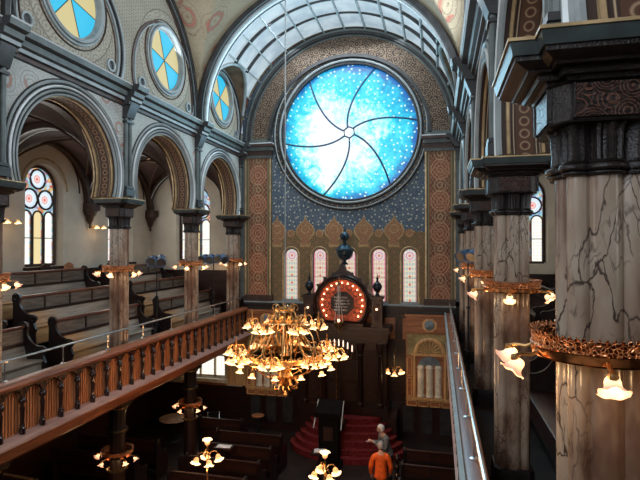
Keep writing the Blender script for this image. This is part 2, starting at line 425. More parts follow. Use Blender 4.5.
# ------------------------------------------------------------------ mesh helpers
class MB:
    def __init__(s): s.v = []; s.f = []; s.m = []; s.sm = []
    def add(s, vs, fs, mi=0, smooth=False):
        o = len(s.v); s.v += [tuple(p) for p in vs]
        for f in fs: s.f.append(tuple(i + o for i in f)); s.m.append(mi); s.sm.append(smooth)
        return s
    def box(s, x0, x1, y0, y1, z0, z1, mi=0):
        return s.add([(x0, y0, z0), (x1, y0, z0), (x1, y1, z0), (x0, y1, z0), (x0, y0, z1), (x1, y0, z1), (x1, y1, z1), (x0, y1, z1)],
                     [(0, 3, 2, 1), (4, 5, 6, 7), (0, 1, 5, 4), (1, 2, 6, 5), (2, 3, 7, 6), (3, 0, 4, 7)], mi)
    def prism(s, pts, axis, a0, a1, mi=0, smooth=False):
        """polygon in the two other axes, extruded along axis"""
        n = len(pts)
        def P(p, a):
            return {'x': (a, p[0], p[1]), 'y': (p[0], a, p[1]), 'z': (p[0], p[1], a)}[axis]
        vs = [P(p, a0) for p in pts] + [P(p, a1) for p in pts]
        fs = [tuple(range(n - 1, -1, -1)), tuple(range(n, 2 * n))] + [(i, (i + 1) % n, n + (i + 1) % n, n + i) for i in range(n)]
        return s.add(vs, fs, mi, smooth)
    def loft(s, plan, levels, c=(0, 0), mi=0, smooth=True, caps=True):
        """plan: points around; levels: (scale, z)"""
        n = len(plan); vs = []
        for sc, z in levels: vs += [(c[0] + x * sc, c[1] + y * sc, z) for x, y in plan]
        fs = [(k * n + i, k * n + (i + 1) % n, (k + 1) * n + (i + 1) % n, (k + 1) * n + i) for k in range(len(levels) - 1) for i in range(n)]
        if caps: fs += [tuple(range(n - 1, -1, -1)), tuple((len(levels) - 1) * n + i for i in range(n))]
        return s.add(vs, fs, mi, smooth)
    def lathe(s, prof, c=(0, 0, 0), segs=12, mi=0, smooth=True, M4=None):
        vs = []; fs = []; n = len(prof)
        for r, z in prof:
            for k in range(segs):
                a = 2 * PI * k / segs; p = Vector((r * math.cos(a), r * math.sin(a), z))
                if M4: p = M4 @ p
                vs.append((p.x + c[0], p.y + c[1], p.z + c[2]))
        for j in range(n - 1):
            for k in range(segs):
                k2 = (k + 1) % segs; fs.append((j * segs + k, j * segs + k2, (j + 1) * segs + k2, (j + 1) * segs + k))
        if prof[0][0] > 1e-4: fs.append(tuple(range(segs - 1, -1, -1)))
        if prof[-1][0] > 1e-4: fs.append(tuple((n - 1) * segs + k for k in range(segs)))
        return s.add(vs, fs, mi, smooth)
    def tube(s, pts, r, segs=6, mi=0, closed=False):
        pts = [Vector(p) for p in pts]; n = len(pts); vs = []; fs = []
        for i, p in enumerate(pts):
            if closed: t = pts[(i + 1) % n] - pts[i - 1]
            else: t = pts[min(i + 1, n - 1)] - pts[max(i - 1, 0)]
            t.normalize(); u = t.cross(Vector((0, 0, 1)))
            if u.length < .05: u = t.cross(Vector((0, 1, 0)))
            u.normalize(); w = t.cross(u); rr = r[i] if isinstance(r, (list, tuple)) else r
            for k in range(segs):
                a = 2 * PI * k / segs; q = p + u * (rr * math.cos(a)) + w * (rr * math.sin(a)); vs.append(tuple(q))
        m = n if closed else n - 1
        for i in range(m):
            j = (i + 1) % n
            for k in range(segs):
                k2 = (k + 1) % segs; fs.append((i * segs + k, j * segs + k, j * segs + k2, i * segs + k2))
        if not closed: fs += [tuple(range(segs)), tuple((n - 1) * segs + k for k in range(segs - 1, -1, -1))]
        return s.add(vs, fs, mi, True)
    def arc(s, plane, c, a0, a1, prof, n=40, mi=0, closed=False):
        """sweep the closed profile [(radius, depth)] round an arc. plane 'yz': depth is x; plane 'xz': depth is y. c = (centre u, centre z)"""
        k = len(prof); vs = []; fs = []
        for i in range(n if closed else n + 1):
            a = a0 + (a1 - a0) * i / n
            for r, d in prof:
                u = c[0] + r * math.cos(a); z = c[1] + r * math.sin(a)
                vs.append((d, u, z) if plane == 'yz' else (u, d, z))
        m = n
        for i in range(m):
            j = (i + 1) % n if closed else i + 1
            for q in range(k):
                q2 = (q + 1) % k; fs.append((i * k + q, i * k + q2, j * k + q2, j * k + q))
        if not closed: fs += [tuple(range(k)), tuple(n * k + q for q in range(k - 1, -1, -1))]
        return s.add(vs, fs, mi, True)
    def ball(s, c, r, segs=10, mi=0, sz=1):
        return s.lathe([(r * math.sin(PI * i / 6), -r * sz * math.cos(PI * i / 6)) for i in range(7)], c, segs, mi)
    def build(s, name, mats, parent=None, kind=None, loc=(0, 0, 0), rz=0, angle=32):
        me = bpy.data.meshes.new(name); me.from_pydata(s.v, [], s.f)
        if not isinstance(mats, (list, tuple)): mats = [mats]
        for m in mats: me.materials.append(M[m] if isinstance(m, str) else m)
        for p, mi, sm in zip(me.polygons, s.m, s.sm): p.material_index = mi; p.use_smooth = sm
        bm = bmesh.new(); bm.from_mesh(me); bmesh.ops.recalc_face_normals(bm, faces=bm.faces); bm.to_mesh(me); bm.free()
        me.set_sharp_from_angle(angle=R(angle)); me.update()
        o = bpy.data.objects.new(name, me); C.objects.link(o)
        o.location = loc; o.rotation_euler = (0, 0, rz)
        if parent: o.parent = parent
        if kind: o['kind'] = kind
        return o
def struct(name, mb, mats, parent=None): return mb.build(name, mats, parent, None if parent else 'structure')
def tag(o, label, cat, group=None, kind=None):
    o['label'] = label; o['category'] = cat
    if group: o['group'] = group
    if kind: o['kind'] = kind
    return o
def thing(name, label, cat, loc=(0, 0, 0), rz=0, group=None):
    o = bpy.data.objects.new(name, None); C.objects.link(o); o.location = loc; o.rotation_euler = (0, 0, rz)
    o.empty_display_size = .1
    return tag(o, label, cat, group)
def dup(root, loc=None, rz=None, label=None, group=None, parent=None):
    r = root.copy(); C.objects.link(r); r.parent = parent
    if loc is not None: r.location = loc
    if rz is not None: r.rotation_euler = (0, 0, rz)
    if label: r['label'] = label
    if group: r['group'] = group
    for ch in list(root.children): dup(ch, parent=r)
    return r
def X(s, d): return XC + s * d
def xb(mb, s, d0, d1, y0, y1, z0, z1, mi=0):
    a, b = sorted((X(s, d0), X(s, d1))); return mb.box(a, b, y0, y1, z0, z1, mi)
# ================================================================== STRUCTURE
BIG = [-3.8, 3.3, 10.4]
BAYS = [-2.025, 1.525, 5.075, 8.625, 12.175, 15.725]             # bay centres along the nave; columns stand between them
COLY = [3.3, 6.85, 10.4, 13.95]
Y0 = -2.6
SPR, ARC_Z, ARC_R = E + 1.085, E + 1.58, 1.38
struct('floor', MB().box(XC - 8.4, XC + 8.4, Y0, YE + .6, -.12, 0), 'floor')
# gallery floors with the stepped tiers of the pews
SN = {-1: 'left', 1: 'right'}
for s in (-1, 1):
    g = MB(); xb(g, s, 3.78, 8.0, Y0, YE, E - 3.38, E - 3.12)
    xb(g, s, 4.75, 8.0, Y0, YE, E - 3.12, E - 2.78); xb(g, s, 5.8, 8.0, Y0, YE, E - 2.78, E - 2.30); xb(g, s, 6.85, 8.0, Y0, YE, E - 2.30, E - 1.82)
    struct('floor', g, 'slab')

def wallpanel(mb, P, u0, u1, z0, z1, ops, depth, mi=0, ri=0):
    """front face on depth 0 with openings; P(u, z, d). op = dict(u, r, z0 (sill) or None for a circle, zc)"""
    ops = sorted(ops, key=lambda o: o['u']); cur = u0
    def q(a, b, c, d): mb.add([P(*a, 0), P(*b, 0), P(*c, 0), P(*d, 0)], [(0, 1, 2, 3)], mi)
    for o in ops:
        ul, ur = o['u'] - o['r'], o['u'] + o['r']
        if ul > cur: q((cur, z0), (ul, z0), (ul, z1), (cur, z1))
        n = o.get('n', 24); ang = [PI - PI * i / n for i in range(n + 1)]
        top = [(o['u'] + o['r'] * math.cos(a), o['zc'] + o['r'] * math.sin(a)) for a in ang]
        if o.get('z0') is None: bot = [(u, 2 * o['zc'] - z) for u, z in top]
        else: bot = [(u, o['z0']) for u, z in top]
        for i in range(n):
            q(top[i], top[i + 1], (top[i + 1][0], z1), (top[i][0], z1))
            q((bot[i][0], z0), (bot[i + 1][0], z0), bot[i + 1], bot[i])
        loop = (top + bot[::-1]) if o.get('z0') is not None else (top + bot[::-1][1:-1])
        if o.get('z0') is not None: loop = top + [(ur, o['z0']), (ul, o['z0'])]
        m = len(loop); sp = o.get('splay', 0)
        def back(p):
            dx, dz = p[0] - o['u'], p[1] - o['zc']
            k = 1 - sp / o['r']; return (o['u'] + dx * k, (o['zc'] + dz * k) if dz > 0 or o.get('z0') is None else p[1])
        vs = [P(*p, 0) for p in loop] + [P(*back(p), depth) for p in loop]
        mb.add(vs, [(i, (i + 1) % m, m + (i + 1) % m, m + i) for i in range(m)], ri, True)
        cur = ur
    if cur < u1: q((cur, z0), (u1, z0), (u1, z1), (cur, z1))

# ---- arcades between nave and galleries, with their painted soffits
for s in (-1, 1):
    w = MB(); d0, d1 = 3.95, 4.5
    a_h = math.asin((ARC_Z - SPR) / ARC_R); N = 44
    for yb in BAYS:
        ya, yb2 = yb - 1.775, yb + 1.775
        pts = [(yb + ARC_R * math.cos(a), ARC_Z + ARC_R * math.sin(a)) for a in [-a_h + (PI + 2 * a_h) * i / N for i in range(N + 1)]]
        for dd, mi in ((d0, 0), (d1, 1)):
            x = X(s, dd)
            for i in range(N):
                (ua, za), (ub, zb) = pts[i], pts[i + 1]
                mid = (za + zb) / 2
                if mid >= ARC_Z: vs = [(x, ua, za), (x, ub, zb), (x, ub, E + 3.5), (x, ua, E + 3.5)] if dd == d0 else [(x, ua, za), (x, ub, zb), (x, ub, E + 3.9), (x, ua, E + 3.9)]
                else:
                    ue = ya if ua < yb else yb2
                    vs = [(x, ua, za), (x, ub, zb), (x, ue, zb), (x, ue, za)]
                w.add(vs, [(0, 1, 2, 3)], mi)
            top = E + 3.5 if dd == d0 else E + 3.9
            for (p, q_) in ((ya, yb - ARC_R), (yb + ARC_R, yb2)):
                w.add([(x, p, ARC_Z), (x, q_, ARC_Z), (x, q_, top), (x, p, top)], [(0, 1, 2, 3)], mi)
        vs = []
        for u, z in pts: vs += [(X(s, d0), u, z), (X(s, d1), u, z)]
        w.add(vs, [(2 * i, 2 * i + 2, 2 * i + 3, 2 * i + 1) for i in range(N)], 2, True)
    wallpanel(w, lambda u, z, d, s=s: (X(s, 3.95 + d), u, z), Y0, YE - .12, E + 3.5, E + 7.6,
              [dict(u=yb, r=.80, zc=E + 5.0, z0=None, n=32) for yb in BAYS[1:]], .10, 3, 4)
    struct('wall_nave_' + SN[s], w, ['spandrel', 'plaster', 'soffit', 'stencil', 'greytrim'])
    # mouldings round the arches
    t = MB()
    for yb in BAYS:
        for (r, wd, pr, mi) in ((1.385, .04, .05, 0), (1.425, .03, .03, 1), (1.465, .04, .06, 0), (1.505, .025, .035, 1), (1.545, .04, .07, 2), (1.59, .03, .04, 1), (1.64, .05, .055, 0), (1.68, .02, .03, 1)):
            sg = -s
            c0 = X(s, 3.955); prof = [(r - wd / 2, c0), (r - wd / 2, c0 + sg * pr * .6), (r, c0 + sg * pr), (r + wd / 2, c0 + sg * pr * .6), (r + wd / 2, c0)]
            t.arc('yz', (yb, ARC_Z), -a_h, PI + a_h, prof, 44, mi)
        # the same on the gallery side
        c1 = X(s, 4.495); t.arc('yz', (yb, ARC_Z), -a_h, PI + a_h, [(1.38, c1), (1.40, c1 + s * .05), (1.46, c1 + s * .05), (1.48, c1)], 32, 3)
        # two raised lines along the soffit
        for dd in (4.03, 4.42):
            t.arc('yz', (yb, ARC_Z), -a_h, PI + a_h, [(1.35, X(s, dd - .015)), (1.35, X(s, dd + .015)), (1.385, X(s, dd + .02)), (1.385, X(s, dd - .02))], 32, 3)
    struct('trim_arch_' + SN[s], t, ['greytrim', 'darktrim', 'whitetrim', 'goldtrim'])
    # slim colonnettes from capital to cornice
    t = MB()
    for yc in [-.25] + COLY + [YE - .22]:
        for dy in (-.075, .075):
            t.tube([(X(s, 3.90), yc + dy, E + 1.15), (X(s, 3.90), yc + dy, E + 3.05)], .045, 8, 0)
        xb(t, s, 3.82, 3.95, yc - .16, yc + .16, E + 1.15, E + 1.30, 1)
        for z in (1.32, 2.86): xb(t, s, 3.83, 3.95, yc - .145, yc + .145, E + z, E + z + .05, 1)
        t.prism([(X(s, 3.95), E + 2.95), (X(s, 3.84), E + 2.98), (X(s, 3.72), E + 3.28), (X(s, 3.72), E + 3.36), (X(s, 3.95), E + 3.36)], 'y', yc - .15, yc + .15, 1)
    struct('trim_colonnette_' + SN[s], t, ['greentrim', 'darktrim'])
    # main cornice, breaking forward over each column
    t = MB()
    prof = [(3.95, 3.24), (3.90, 3.26), (3.90, 3.33), (3.84, 3.35), (3.84, 3.42), (3.78, 3.45), (3.76, 3.55), (3.66, 3.58), (3.64, 3.68), (3.62, 3.70), (3.95, 3.74)]
    def corn(y0, y1, fwd):
        pr = [(X(s, d - (fwd if d < 3.94 else 0)), E + z) for d, z in prof]
        n = len(pr); t.add([(x, y0, z) for x, z in pr] + [(x, y1, z) for x, z in pr], [], 0)
        o = len(t.v) - 2 * n
        for i in range(n):
            j = (i + 1) % n; mi = {0: 1, 1: 3, 2: 1, 3: 0, 4: 1, 5: 4, 6: 1, 7: 4, 8: 2, 9: 0, 10: 0}[i]  # undersides take charcoal, their shade put into the colour
            t.f.append((o + i, o + j, o + n + j, o + n + i)); t.m.append(mi); t.sm.append(False)
        t.f += [tuple(o + i for i in range(n)), tuple(o + n + i for i in range(n - 1, -1, -1))]; t.m += [1, 1]; t.sm += [False, False]
    corn(Y0, YE - .1, 0)
    for yc in COLY + [YE - .35]: corn(yc - .21, yc + .21, .17)
    struct('trim_cornice_' + SN[s], t, ['greytrim', 'darktrim', 'whitetrim', 'browntrim', 'greentrim'])
    # lunette mouldings and the two little oculi at the foot of each
    t = MB()
    for yb in BAYS:
        if yb < 4: continue
        c0 = X(s, 3.955); sg = -s
        if yb > 10 and yb < 14: break_rings = ((1.56, .06, .04, 2), (1.50, .03, .05, 0))
        elif True: break_rings = ((1.62, .10, .05, 0), (1.54, .04, .09, 1), (1.46, .06, .05, 0), (1.36, .02, .03, 2))
        for (r, wd, pr, mi) in break_rings:
            t.arc('yz', (yb, E + 4.35), -.35, PI + .35, [(r - wd / 2, c0), (r - wd / 2, c0 + sg * pr), (r + wd / 2, c0 + sg * pr), (r + wd / 2, c0)], 40, mi)
        for (r, wd, pr, mi) in ((.84, .07, .07, 0), (.92, .05, .045, 0), (1.02, .025, .03, 2)):
            t.arc('yz', (yb, E + 5.0), 0, 2 * PI, [(r - wd / 2, c0), (r - wd / 2, c0 + sg * pr), (r, c0 + sg * pr * 1.3), (r + wd / 2, c0 + sg * pr), (r + wd / 2, c0)], 40, mi, True)
        for dy in (-1.18, 1.18):
            t.arc('yz', (yb + dy, E + 4.03), 0, 2 * PI, [(.10, c0), (.10, c0 + sg * .05), (.14, c0 + sg * .05), (.14, c0)], 16, 0, True)
            t.arc('yz', (yb + dy, E + 4.03), 0, 2 * PI, [(.005, c0), (.005, c0 + sg * .012), (.10, c0 + sg * .012), (.10, c0)], 16, 1, True)
    struct('trim_lunette_' + SN[s], t, ['greytrim', 'darktrim', 'browntrim'])

# ---- nave vault with side penetrations; the last bay is glazed
def zmain(a): return E + 3.85 + 3.85 * math.sin(a)
def zside(y):
    d = y - 15.725
    if abs(d) < 1.655: return E + 4.35 + math.sqrt(max(0, 1.655 ** 2 - d * d))
    for yb in BIG:
        d = y - yb
        if abs(d) < 3.5: return E + 3.9 + math.sqrt(max(0, 3.5 ** 2 - d * d))
    return -1
v = MB(); gl = MB()
na = 180; ys = []
y = Y0
while y < YE - .1: ys.append(y); y += .07 if y < 13.9 else .035
ys.append(YE - .1)
GA, GY0, GY1 = R(24), 14.42, 17.32
nv = []
for j, y in enumerate(ys):
    for i in range(na + 1):
        a = PI * i / na; x = XC + 3.97 * math.cos(a); z = zmain(a); zs = zside(y)
        if zs > z: z = zs
        v.v.append((x, y, z))
for j in range(len(ys) - 1):
    for i in range(na):
        a = PI * (i + .5) / na; ym = (ys[j] + ys[j + 1]) / 2
        lifted = zside(ym) > zmain(a)
        k = (j * (na + 1) + i, j * (na + 1) + i + 1, (j + 1) * (na + 1) + i + 1, (j + 1) * (na + 1) + i)
        if GY0 < ym < GY1 and GA < a < PI - GA and not lifted: gl.f.append(k); gl.m.append(0); gl.sm.append(True)
        else: v.f.append(k); v.m.append(1 if (ym > 14.0 and lifted) else 0); v.sm.append(True)
gl.v = list(v.v)
struct('ceiling', v, ['vaultpaint', 'hood', 'stencil'])
struct('window_skylight', gl, 'skyglass')
# ribs and glazing bars of the skylight
t = MB()
def segs(a):
    run = []; y = GY0
    while y < GY1 + .001:
        ok = zmain(a) >= zside(y) + .02
        if ok: run.append(y)
        elif run: 
            yield run[0], run[-1]; run = []
        if not ok: run = []
        y += .06
    if len(run) > 1: yield run[0], run[-1]
for k in range(13):
    a = R(24 + 11 * k)
    for (y0, y1) in segs(a):
        pts = []
        for (dr, da) in ((.0, -.006), (.0, .006), (-.09, .006), (-.09, -.006)):
            pts.append((XC + (3.95 + dr) * math.cos(a + da), E + 3.85 + (3.83 + dr) * math.sin(a + da)))
        t.prism(pts, 'y', y0, y1, 0)
for yy, wd in ((GY0 + .80, .025), (GY0 + 1.75, .025)):
    # cross ribs only where the glass is
    a = GA
    run = []
    for i in range(na * 2 + 1):
        a = PI * i / (na * 2)
        ok = GA <= a <= PI - GA and zmain(a) > zside(yy)
        if ok: run.append(a)
        if (not ok or i == na * 2) and len(run) > 2:
            t.arc('xz', (XC, E + 3.85), run[0], run[-1], [(3.90, yy - wd), (3.90, yy + wd), (3.80, yy + wd), (3.80, yy - wd)], 60, 1); run = []
for a in (GA, PI - GA):
    pass
struct('trim_glazing_bars', t, ['greytrim', 'darktrim'])
# great arch before the glazed bay
t = MB()
for (r0, r1, ya, yb_, mi) in ((3.74, 3.9, 13.86, 13.98, 1), (3.68, 3.9, 13.98, 14.04, 0), (3.72, 3.9, 14.04, 14.10, 1), (3.70, 3.9, 14.10, 14.20, 2), (3.76, 3.92, 14.20, 14.30, 0), (3.74, 3.92, 14.30, 14.35, 1), (3.78, 3.92, 14.35, 14.44, 2)):
    t.arc('xz', (XC, E + 3.85), -.03, PI + .03, [(r0, ya), (r0, yb_), (r1, yb_), (r1, ya)], 72, mi)
t2_ = []
for yr in t2_:
    t.arc('xz', (XC, E + 3.85), -.03, PI + .03, [(3.74, yr - .10), (3.74, yr + .10), (3.95, yr + .14), (3.95, yr - .14)], 60, 1)
    t.arc('xz', (XC, E + 3.85), -.03, PI + .03, [(3.70, yr - .04), (3.70, yr + .04), (3.76, yr + .04), (3.76, yr - .04)], 60, 0)
struct('trim_great_arch', t, ['greytrim', 'darktrim', 'whitetrim'])

# ---- round clerestory windows: eight alternating wedges of blue and cream glass
wn = 0
for s in (-1, 1):
    for yb in BAYS[1:]:
        wn += 1
        fr = MB(); x0 = X(s, 4.02)
        fr.arc('yz', (yb, E + 5.0), 0, 2 * PI, [(.765, X(s, 3.99)), (.765, x0 + s * .03), (.80, x0 + s * .03), (.80, X(s, 3.99))], 40, 0, True)
        o = struct('window_%d' % wn, fr, 'greytrim')
        for cm, k0 in (('cyan', 0), ('cream', 1)):
            g = MB()
            for k in range(k0, 6, 2):
                n = 8; a0 = 2 * PI * k / 6 + R(50) * 1
                pts = [(yb, E + 5.0)] + [(yb + .775 * math.cos(a0 + PI / 3 * i / n), E + 5.0 + .775 * math.sin(a0 + PI / 3 * i / n)) for i in range(n + 1)]
                g.prism(pts, 'x', x0, x0 + s * .01, 0)
            g.build('glass', cm, o)
        b = MB()
        for k in range(6):
            a = 2 * PI * k / 6 + R(50)
            b.tube([(x0 - s * .01, yb, E + 5.0), (x0 - s * .01, yb + .75 * math.cos(a), E + 5.0 + .75 * math.sin(a))], .010, 4)
        b.build('glazing_bar', 'darktrim', o)

# ---- aisle (gallery) outer walls with arched windows, wall arches
AW = 7.8
def tracery_window(n, P, uc, parent_name):
    """three lancets under three roundels; P(u, z, d) d grows outwards. glass at d=.30"""
    zs_, zc, r = E - .58, E + 1.62, .64
    fr = MB()
    def bar(u0, z0_, u1, z1_, w=.035):
        fr.tube([P(uc + u0, z0_, .25), P(uc + u1, z1_, .25)], w, 6, 0)
    cs = [(-.29, E + 1.32), (.29, E + 1.32), (0, E + 1.90)]
    for cu, cz in cs:
        fr.tube([P(uc + cu + .275 * math.cos(2 * PI * k / 24), cz + .275 * math.sin(2 * PI * k / 24), .25) for k in range(24)], .030, 6, 0, True)
    for lu in (-.42, 0, .42):
        pts = [P(uc + lu - .18, zs_, .25), P(uc + lu - .18, E + .80, .25)] + [P(uc + lu + .18 * math.cos(PI - PI * k / 8), E + .80 + .18 * math.sin(PI - PI * k / 8), .25) for k in range(9)] + [P(uc + lu + .18, zs_, .25)]
        fr.tube(pts, .026, 6, 0)
    for z_ in (E + .20, ): bar(-.62, z_, .62, z_, .014)
    pts = [P(uc - r, zs_, .25), P(uc - r, zc, .25)] + [P(uc + r * math.cos(PI - PI * k / 16), zc + r * math.sin(PI - PI * k / 16), .25) for k in range(17)] + [P(uc + r, zs_, .25)]
    fr.tube(pts, .045, 6, 0)
    bar(-.64, zs_, .64, zs_, .045)
    w = struct(parent_name, fr, 'browntrim')
    bg_ = MB(); n_ = 16
    ply = [(uc - r, zs_), (uc + r, zs_)] + [(uc + r * math.cos(PI * k / n_), zc + r * math.sin(PI * k / n_)) for k in range(n_ + 1)]
    vs = [P(u, z, .31) for u, z in ply] + [P(u, z, .33) for u, z in ply]; m = len(ply)
    bg_.add(vs, [tuple(range(m)), tuple(range(2 * m - 1, m - 1, -1))] + [(i, (i + 1) % m, m + (i + 1) % m, m + i) for i in range(m)])
    bg_.build('border_glass', 'violetglass', w)
    for k, lu in enumerate((-.42, 0, .42)):
        g = MB(); a = [P(uc + lu - .155, zs_, .29), P(uc + lu + .155, zs_, .29)] + [P(uc + lu + .155 * math.cos(PI * q / 8), E + .80 + .155 * math.sin(PI * q / 8), .29) for q in range(9)]
        b = [tuple(Vector(p) + (Vector(P(0, 0, .30)) - Vector(P(0, 0, .29)))) for p in a]; m = len(a)
        g.add(a + b, [tuple(range(m)), tuple(range(2 * m - 1, m - 1, -1))] + [(i, (i + 1) % m, m + (i + 1) % m, m + i) for i in range(m)])
        g.build('lancet_glass', 'amberglass' if k == 1 else 'ivory', w)
    for cu, cz in cs:
        c = Vector(P(uc + cu, cz, .28)); d = (Vector(P(0, 0, 1)) - Vector(P(0, 0, 0)))
        g = MB(); pa = [Vector(P(uc + cu + .262 * math.cos(2 * PI * k / 24), cz + .262 * math.sin(2 * PI * k / 24), .28)) - c for k in range(24)]
        g.add([tuple(p) for p in pa] + [tuple(p + d * .01) for p in pa], [tuple(range(24)), tuple(range(47, 23, -1))] + [(i, (i + 1) % 24, 24 + (i + 1) % 24, 24 + i) for i in range(24)])
        g.build('roundel_glass', 'rosette', w, None, tuple(c))
    return w
for s in (-1, 1):
    w = MB()
    P = lambda u, z, d, s=s: (X(s, AW + d), u, z)
    wallpanel(w, P, Y0, YE, E - 3.2, E + 4.2, [dict(u=yb, r=.72, zc=E + 1.62, z0=E - .62, splay=.05) for yb in BAYS], .34)
    wallpanel(w, P, Y0, YE, 0, E - 3.2, [], .34, 1)  # dark wood on the lower wall, painted shade below the gallery
    struct('wall_' + SN[s], w, ['plaster_side', 'mahog_y'])
    for yb in BAYS[1:]:
        wn += 1; tracery_window(wn, P, yb, 'window_%d' % wn)
    # painted hood lines over the windows
    t = MB(); sg = -s; c0 = X(s, AW - .005)
    for yb in BAYS:
        for r, mi in ((.86, 0), (1.40, 1)):
            t.arc('yz', (yb, E + 1.62), 0, PI, [(r - .025, c0), (r - .025, c0 + sg * .02), (r + .025, c0 + sg * .02), (r + .025, c0)], 28, mi)
        lo, hi = sorted((c0, c0 + sg * .10))
        t.box(lo, hi, yb - .78, yb + .78, E - .70, E - .62, 2)
        for dd in (-1.62, 1.62): pass
    lo, hi = sorted((c0, c0 + sg * .04))
    t.box(lo, hi, Y0, YE, E - .80, E - .74, 2)
    struct('trim_window_' + SN[s], t, ['goldtrim', 'browntrim', 'mahog_y'])
    # dado behind the last row of pews
    t = MB(); t.box(*sorted((X(s, AW - .03), X(s, AW))), Y0, YE, E - 1.9, E - .80, 0)
    struct('baseboard_' + SN[s], t, ['mahog_y'])
    # groined gallery vault
    v = MB(); n = 36; xm = XC + s * 6.15; Rr = 1.70
    for yb in BAYS:
        vs = []; z0 = E + 1.30
        co = [-Rr * math.cos(PI * i / n) for i in range(n + 1)]; si = [math.sin(PI * i / n) for i in range(n + 1)]
        for j in range(n + 1):
            for i in range(n + 1):
                vs.append((xm + co[i], yb + co[j] * 1.03, z0 + Rr * max(si[i], si[j])))
        fs = [(j * (n + 1) + i, j * (n + 1) + i + 1, (j + 1) * (n + 1) + i + 1, (j + 1) * (n + 1) + i) for j in range(n) for i in range(n)]
        v.add(vs, fs, 0, True)
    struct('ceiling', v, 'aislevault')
    # groin lines, transverse arches and pendants
    t = MB()
    for yb in BAYS:
        for sg2 in (-1, 1):
            pts = [(xm - Rr * .985 * math.cos(PI * i / 28), yb - sg2 * Rr * .985 * math.cos(PI * i / 28), E + 1.28 + Rr * .985 * math.sin(PI * i / 28)) for i in range(29)]
            t.tube(pts, .028, 5, 0)
        t.tube([(xm + .55 * math.cos(2 * PI * k / 24), yb + .55 * math.sin(2 * PI * k / 24), E + 1.30 + Rr * .965) for k in range(24)], .02, 5, 1, True)
    for yc in COLY + [-.25, YE - .15]:
        t.arc('xz', (xm, E + 1.30), 0, PI, [(1.56, yc - .13), (1.56, yc + .13), (1.78, yc + .13), (1.78, yc - .13)], 32, 0)
        for e in (-.10, .10): t.arc('xz', (xm, E + 1.30), 0, PI, [(1.54, yc + e - .012), (1.54, yc + e + .012), (1.575, yc + e + .012), (1.575, yc + e - .012)], 32, 2)
    for yb in BAYS:
        for e, cc in ((-1, X(s, AW - .10)), (1, X(s, 4.60))):
            t.arc('yz', (yb, E + 1.30), 0, PI, [(1.60, cc - .09), (1.60, cc + .09), (1.80, cc + .09), (1.80, cc - .09)], 32, 0)
    for yc in COLY + [-.25, YE - .17]:
        x = X(s, AW - .10)
        t.lathe([(.02, -.62), (.045, -.56), (.03, -.50), (.06, -.44), (.10, -.36), (.13, -.24), (.19, -.18), (.20, -.12), (.24, -.08), (.24, 0)], (x, yc, E + 1.15), 10, 0)
        xb(t, s, AW - .34, AW, yc - .20, yc + .20, E + 1.10, E + 1.34, 0)
    struct('trim_gallery_vault_' + SN[s], t, ['browntrim', 'goldtrim', 'whitetrim'])

# ---- east wall
t = MB()
PE = lambda u, z, d: (u, YE + d, z)
RX, RZ, RR = -3.1, E + 4.05, 2.44
LX = [-3.1 + k * 1.07 for k in (-2, -1, 0, 1, 2)]
w = MB()
wallpanel(w, PE, X(-1, 3.95), X(1, 3.95), E + .45, E + 8.3, [dict(u=RX, r=RR + .05, zc=RZ, z0=None, n=64)], .25, 0, 1)
wallpanel(w, PE, X(-1, 3.95), X(1, 3.95), E - 2.1, E + .45, [dict(u=x, r=.27, zc=E - .38, z0=E - 1.98, splay=.04) for x in LX], .22, 2, 3)
w.box(X(-1, 3.95), X(1, 3.95), YE, YE + .2, 0, E - 2.1, 4)
struct('wall_east', w, ['starry', 'darktrim', 'frieze', 'plaster', 'mahog_x'])
for s in (-1, 1):
    w = MB(); a, b = sorted((X(s, 3.95), X(s, AW + .02)))
    wallpanel(w, PE, a, b, E - 3.2, E + 4.2, [dict(u=XC + s * 5.98, r=.72, zc=E + 1.62, z0=E - .62, splay=.05)], .34)
    wallpanel(w, PE, a, b, 0, E - 3.2, [dict(u=XC + s * 5.45, r=.80, zc=2.35, z0=1.75)], .34)
    struct('wall_east_' + SN[s], w, 'plaster_side')
    wn += 1; tracery_window(wn, PE, XC + s * 5.98, 'window_%d' % wn)
    # square headed lower window below the gallery
    uc = XC + s * 5.45
    wn += 1; fr = MB(); f0 = YE + .20
    for du in (-.80, -.30, .30, .80): fr.box(uc + du - .035, uc + du + .035, f0, f0 + .08, 1.75, 3.1, 0)
    for z in (1.75, 2.55, 3.08): fr.box(uc - .8, uc + .8, f0, f0 + .06, z, z + .06, 0)
    fr.box(uc - .95, uc + .95, YE - .14, YE + .1, 1.62, 1.75, 0); fr.box(uc - .9, uc + .9, YE - .08, YE + .1, 1.52, 1.62, 1)
    o = struct('window_%d' % wn, fr, ['cream_paint', 'casebrown'])
    MB().box(uc - .8, uc + .8, f0 + .09, f0 + .10, 1.75, 3.15).build('glass', 'ivory', o)
    # tan boarding and dark wainscot
    t = MB(); a, b = sorted((X(s, 3.6), X(s, 4.55))); t.box(a, b, YE - .05, YE + .02, 1.55, E - 3.4, 0)
    a, b = sorted((X(s, 3.95), X(s, AW))); t.box(a, b, YE - .04, YE + .02, 0, 1.5, 1)
    t.box(a, b, YE - .04, YE + .01, E - 3.1, E - .95, 1)
    struct('trim_wainscot_' + SN[s], t, ['tancase', 'mahog_x'])
